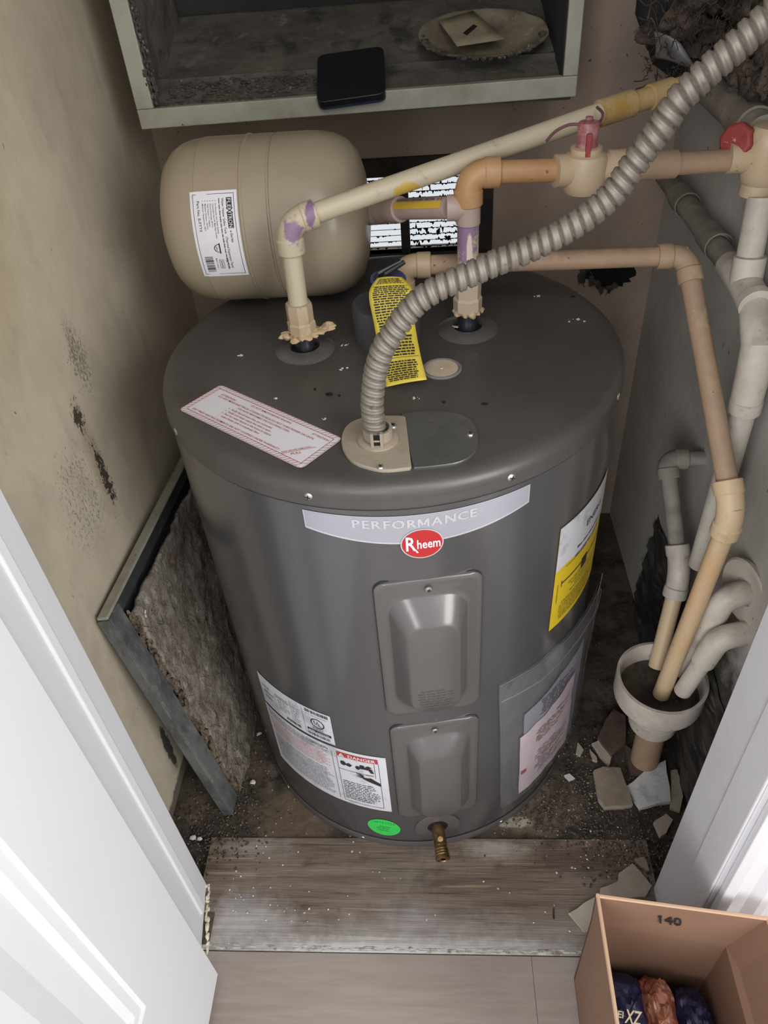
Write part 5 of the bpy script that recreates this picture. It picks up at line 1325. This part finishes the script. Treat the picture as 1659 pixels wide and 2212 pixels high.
for k in range(120):
    v = k / 120; s_ = (FH - 0.04) * v
    t = W_ + 0.010 + 0.010 * noise.noise(Vector((v * 9, 0, 0))) + rnd.uniform(-.004, .006)
    b.blob(ff(s_, t, rnd.uniform(0.010, 0.018)), (0.0035, 0.004, 0.012), 0.9, 160, 9, 9, k)
for k in range(420):
    s_ = rnd.random() * (FH - .06); t = W_ + 0.01 + rnd.random() ** 1.5 * (FWd - 0.1); p = ff(s_, t, 0.027); 
    q1_ = p + e1 * rnd.uniform(-.015, .015) + e2 * rnd.uniform(-.015, .015) + nn * rnd.uniform(0, .006); q2_ = q1_ + e1 * rnd.uniform(-.012, .012) + e2 * rnd.uniform(-.012, .012)
    b.tube([p, q1_, q2_], 0.0005, 3)
stuff(b.build('frayed_edge', m_fedge, lf, smooth=80))
MB().blob(ff(FH - 0.055, W_ + 0.030, 0.020), (0.004, 0.006, 0.006), 0.9, 160, 14, 10, 3).build('white_lint', m_chipw, lf, smooth=80)

# ------------------------------------------------------------------ rubble on the floor
def frag(name, px, th, m, label, cat, mt=None, tilt=0.0, z0=0.001, cx=1050, cyy=1150, k=0.367, group=None, sc_=1.0):
    pts = [P(cx + a * k, cyy + c * k, z=z0 + th) for a, c in px]
    c = sum(pts, Vector()) / len(pts)
    rn = random.Random(len(label)); n = len(pts); vs = []
    top = []
    for i, p in enumerate(pts):                      # subdivide edges with a little jitter: broken edge
        q = pts[(i + 1) % n]
        for t in (0, 0.34, 0.67):
            r_ = lerp(p, q, t)
            if t: r_ += Vector((rn.uniform(-1, 1), rn.uniform(-1, 1), 0)) * (q - p).length * 0.025
            top.append(r_)
    mlen = len(top)
    def zt_(p): return p.z + tilt * (p.x - c.x)
    vs = [Vector((p.x, p.y, zt_(p))) for p in top] + [Vector((c.x + (p.x - c.x) * 1.02 + rn.uniform(-.001, .001), c.y + (p.y - c.y) * 1.02, zt_(p) - th * 0.5)) for p in top] + [Vector((c.x + (p.x - c.x) * 0.97, c.y + (p.y - c.y) * 0.97, z0)) for p in top]
    fs = [tuple(range(mlen)), tuple(range(2 * mlen, 3 * mlen))[::-1]]
    for L_ in (0, 1): fs += [(L_ * mlen + i, L_ * mlen + mlen + i, L_ * mlen + mlen + (i + 1) % mlen, L_ * mlen + (i + 1) % mlen) for i in range(mlen)]
    mb = MB(); mb.add(vs, fs); o = mb.build(name, m, smooth=0)
    if mt:
        o.data.materials.append(mt); o.data.polygons[0].material_index = 1
    tag(o, label, cat, group); return o
frag('tile_fragment', [(635, 1400), (690, 1378), (790, 1385), (865, 1600), (700, 1615), (662, 1560)], 0.016, m_chipbe, 'square brown-faced tile fragment with pale broken edges, below the drain cup', 'tile', m_chipb)
frag('tile_fragment', [(825, 1490), (940, 1400), (1055, 1345), (1085, 1585), (905, 1620)], 0.012, m_chipw, 'white veined tile fragment beside the brown-faced tile', 'tile', tilt=0.08)
frag('plaster_fragment', [(1090, 1400), (1125, 1395), (1160, 1550), (1140, 1640), (1085, 1620)], 0.010, m_chipbe, 'narrow beige plaster sliver next to the right door trim', 'rubble')
frag('plaster_fragment', [(990, 1700), (1060, 1655), (1100, 1690), (1060, 1770), (1030, 1785)], 0.014, m_chipbe, 'small wedge of plaster lying alone in front of the white tile', 'rubble')
frag('plaster_fragment', [(625, 1240), (680, 1215), (740, 1320), (725, 1370), (670, 1310)], 0.010, m_chipbe, 'pale pitted plaster chunk left of the drain stand pipe', 'rubble')
frag('brick_fragment', [(820, 1250), (905, 1310), (940, 1390), (915, 1420), (850, 1420)], 0.012, m_chipd, 'triangular reddish brown fragment at the foot of the drain stand pipe', 'rubble')
frag('brick_fragment', [(700, 1110), (750, 1040), (820, 1080), (820, 1240), (740, 1310), (660, 1200)], 0.016, m_chipd, 'dark reddish brown slab in the shade behind the drain stand pipe', 'rubble')
frag('plaster_fragment', [(540, 1235), (575, 1280), (555, 1315), (530, 1300)], 0.006, m_chipbe, 'small pale crumb of plaster near the foot of the plastic pouch', 'rubble')
frag('plaster_fragment', [(610, 1275), (650, 1320), (655, 1348), (628, 1338)], 0.006, m_chipbe, 'thin speckled plaster sliver between the pouch and the pitted chunk', 'rubble')
frag('tile_fragment', [(690, 50), (825, 210), (780, 285), (440, 300), (462, 225), (582, 178), (590, 120)], 0.007, m_chipbe, 'flat beige tile fragment behind the cardboard box, by the right trim', 'tile', cx=1159, cyy=1850, k=0.3014)
frag('tile_fragment', [(235, 405), (400, 300), (470, 262), (470, 520), (335, 540)], 0.005, m_chipbe, 'flat grey-beige tile piece tucked beside the left corner of the cardboard box', 'tile', cx=1159, cyy=1850, k=0.3014)
frag('plaster_fragment', [(705, 15), (770, 0), (800, 60), (806, 100), (750, 72)], 0.008, m_chipb, 'brownish plaster scrap just behind the flat beige tile', 'rubble', cx=1159, cyy=1850, k=0.3014)
frag('plaster_fragment', [(560, 1750), (600, 1735), (640, 1770), (600, 1790)], 0.004, m_chipw, 'tiny white plaster flake on the floor at the heater base, right side', 'rubble', k=0.3)
# left side crumbs
for k, (u, v, lb_) in enumerate(((430, 1812, 'pale crumb on the floor by the left jamb'), (417, 1808, 'smaller crumb beside the pale one by the left jamb'), (545, 1690, 'light crumb below the filter frame corner'), (560, 1585, 'chalky lump between the leaning frame and the heater'))):
    p = P(u, v, z=0.003); o = MB().blob(p, (0.005, 0.004, 0.003), 0.5, 150, 8, 6, k).build('plaster_crumb', m_chipw, smooth=0); tag(o, lb_, 'rubble')
o = MB().tube([P(1195, 1962, z=0.0035), P(1196, 1985, z=0.0035)], 0.0012, 8).build('nail', m_gapdark); tag(o, 'short rusty nail lying on the plank left of the cardboard box', 'nail')

def scatter(name, n, m, seed, areas, smin, smax, label):
    rn = random.Random(seed); mb = MB()
    for i in range(n):
        ax, ay, rx, ry = rn.choice(areas)
        x = ax + rn.gauss(0, 1) * rx; y = ay + rn.gauss(0, 1) * ry
        if math.hypot(x, y) < R + 0.004 or x < XL + 0.004 or x > XR - 0.02 or y < -0.43 or y > YB - 0.01: continue
        if y < -0.34 and not (-0.29 < x < 0.36): continue
        if math.hypot(x - 0.397, y + 0.133) < 0.026: continue
        s_ = rn.uniform(smin, smax) * (1.6 if rn.random() < 0.06 else 1); a = rn.random() * 6.28
        zz = 0.0022 + s_ * 0.3
        ring = [(x + s_ * rn.uniform(0.6, 1.1) * math.cos(a + q * 1.57), y + s_ * rn.uniform(0.6, 1.1) * math.sin(a + q * 1.57), zz + rn.uniform(-.3, .3) * s_) for q in range(4)]
        mb.add(ring + [(x, y, zz + s_ * 0.6), (x, y, 0.0)], [(0, 1, 4), (1, 2, 4), (2, 3, 4), (3, 0, 4), (1, 0, 5), (2, 1, 5), (3, 2, 5), (0, 3, 5)])
    o = mb.build(name, m, smooth=0); stuff(o); tag(o, label, 'debris'); return o
ar = [(0.30, -0.16, 0.05, 0.05), (0.33, -0.24, 0.05, 0.05), (-0.31, -0.10, 0.04, 0.08), (-0.33, -0.25, 0.04, 0.04), (0.22, -0.22, 0.05, 0.03), (0.35, -0.28, 0.04, 0.04)]
scatter('plaster_grit', 900, m_grav, 2, ar, 0.0008, 0.0022, 'pale plaster grit scattered over the closet floor around the heater')
scatter('dark_grit', 2600, m_gravd, 3, ar, 0.0010, 0.0030, 'dark dirt and grit spread on the closet floor around the heater')
scatter('paint_flakes', 70, m_chipw, 5, [(0.0, -0.36, 0.2, 0.05), (-0.22, -0.37, 0.05, 0.04), (0.28, -0.30, 0.06, 0.03)], 0.0010, 0.0022, 'white paint flakes strewn on the dirty threshold plank')

# ------------------------------------------------------------------ cardboard box with snack bags
cb = thing('cardboard_box', (0.31, -0.55, 0), 'open brown cardboard box printed 140 on its inner flap, in the lower right corner', 'box')
bA = Vector((0.228, -0.466, 0)); th_ = math.radians(-9)
bu = Vector((math.cos(th_), math.sin(th_), 0)); bv = Vector((-0.012, -1, 0)).normalized()
bW, bD, bH, fH, tk = 0.158, 0.235, 0.212, 0.075, 0.004
def fbx(u, v, z): return bA + bu * u + bv * v + Vector((0, 0, z))
def slab(name, pts, nrm, m=m_box, t=tk):
    nrm = Vector(nrm).normalized() * t; pts = [Vector(p) for p in pts]
    return MB().add(pts + [p + nrm for p in pts], [(3, 2, 1, 0), (4, 5, 6, 7), (0, 1, 5, 4), (1, 2, 6, 5), (2, 3, 7, 6), (3, 0, 4, 7)]).build(name, m, cb, smooth=0)
slab('base', [fbx(0, 0, 0.003), fbx(bW, 0, 0.003), fbx(bW, bD, 0.003), fbx(0, bD, 0.003)], (0, 0, 1))
slab('back_panel', [fbx(0, 0, 0.003), fbx(bW, 0, 0.003), fbx(bW, 0, bH), fbx(0, 0, bH)], bv)
slab('left_panel', [fbx(0, 0, 0.003), fbx(0, bD, 0.003), fbx(0, bD, bH), fbx(0, 0, bH)], bu)
slab('right_panel', [fbx(bW, 0, 0.003), fbx(bW, bD, 0.003), fbx(bW, bD, bH), fbx(bW, 0, bH)], -bu)
slab('front_panel', [fbx(0, bD, 0.003), fbx(bW, bD, 0.003), fbx(bW, bD, bH), fbx(0, bD, bH)], -bv)
bk0, bk1 = fbx(0.0, 0, bH), fbx(bW, 0, bH); bk2 = Vector((0.412, -0.488, 0.285)); bk3 = Vector((0.2255, -0.465, 0.285))
bf_ = slab('back_flap', [bk0, bk1, bk2, bk3], bv)
slab('left_flap', [fbx(0, 0, bH), fbx(0, bD, bH), fbx(-0.004, bD, bH + fH), bk3], bu)
rt2 = fbx(bW + 0.055, bD + 0.01, bH + 0.055)
slab('right_flap', [bk1, fbx(bW, bD, bH), rt2, bk2], -bu)
slab('front_flap', [fbx(0, bD, bH), fbx(bW, bD, bH), fbx(bW, bD + 0.05, bH + 0.05), fbx(0, bD + 0.05, bH + 0.05)], -bv)
# pale cut edges of the corrugated board
def edge(p, q, w=0.0022): return MB().tube([p, q], w, 6)
e_ = edge(bk3 + bv * 0.002, bk2 + bv * 0.002); e_.tube([bk3 + bu * 0.002, fbx(-0.002, bD, bH + fH)], 0.0022, 6); e_.tube([bk2 - bu * 0.002, rt2 - bu * 0.002], 0.0022, 6)
e_.build('cut_edge', m_boxedge, cb)
b = MB()
def fpl(h): return lambda a, v: lerp(lerp(bk0, bk1, a / bW), lerp(bk3, bk2, a / bW), v / 0.073) + bv * (tk + h)
fp_ = fpl(0.0004)
for q in (0, 0.0006): put_text(b, '140', fp_, 0.066 + q, 0.0310, 0.0190, 0.0255, 'l', -0.28)
b.add([fp_(*p) for p in ((0.0640, 0.0440), (0.0645, 0.0475), (0.0675, 0.0500), (0.0675, 0.0455))], [(0, 1, 2, 3)])
b.build('printed_number', m_ink, bf_, smooth=0)

def crumple(name, c, r, m, label, seed, amp=0.5):
    mb = MB(); c = Vector(c)
    def f(a, b_):
        th = a * 2 * pi; ph = b_ * pi
        sg = lambda q, e: math.copysign(abs(q) ** e, q)
        d = Vector((sg(math.cos(th), 0.6) * math.sin(ph) ** 0.6, sg(math.sin(th), 0.6) * math.sin(ph) ** 0.6, sg(math.cos(ph), 0.8)))
        p = Vector((d.x * r[0], d.y * r[1], d.z * r[2])); q = p * 45 + Vector((seed * 5.1, 0, 0))
        k = 1 - amp * 0.45 * abs(noise.noise(q)) - amp * 0.22 * abs(noise.noise(q * 2.3)) + amp * 0.08 * noise.noise(q * 5)
        return c + p * k
    mb.grid(f, 60, 36); o = mb.build(name, m, smooth=22); tag(o, label, 'snack bag', 'snack bags in the cardboard box'); return o
s1_ = crumple('snack_bag', fbx(0.041, 0.074, 0.085), (0.034, 0.060, 0.050), m_navy, 'dark navy foil snack bag with cream lettering at the left inside the cardboard box', 1, 0.35)
s2_ = crumple('snack_bag', fbx(0.083, 0.072, 0.096), (0.024, 0.060, 0.046), m_snack, 'crumpled orange and red snack bag in the middle of the cardboard box', 2, 0.6)
s3_ = crumple('snack_bag', fbx(0.124, 0.076, 0.080), (0.026, 0.060, 0.056), m_navy, 'plain dark blue snack bag at the right inside the cardboard box', 3, 0.4)
so = P(1322, 2195, z=0.136)
sx = Vector((1, -0.15, 0)).normalized(); sy = Vector((0.12, 0.85, 0.35)).normalized()
fsn = lambda a, v: so + sx * a + sy * v
b = MB(); put_text(b, 'TEI', fsn, 0.0, 0.0, 0.007, 0.013, 'l', 0.1, True); put_text(b, 'XZ', fsn, 0.015, -0.004, 0.014, 0.018, 'l', 0.15, True)
b.build('bag_lettering', m_cream, s1_, smooth=0)
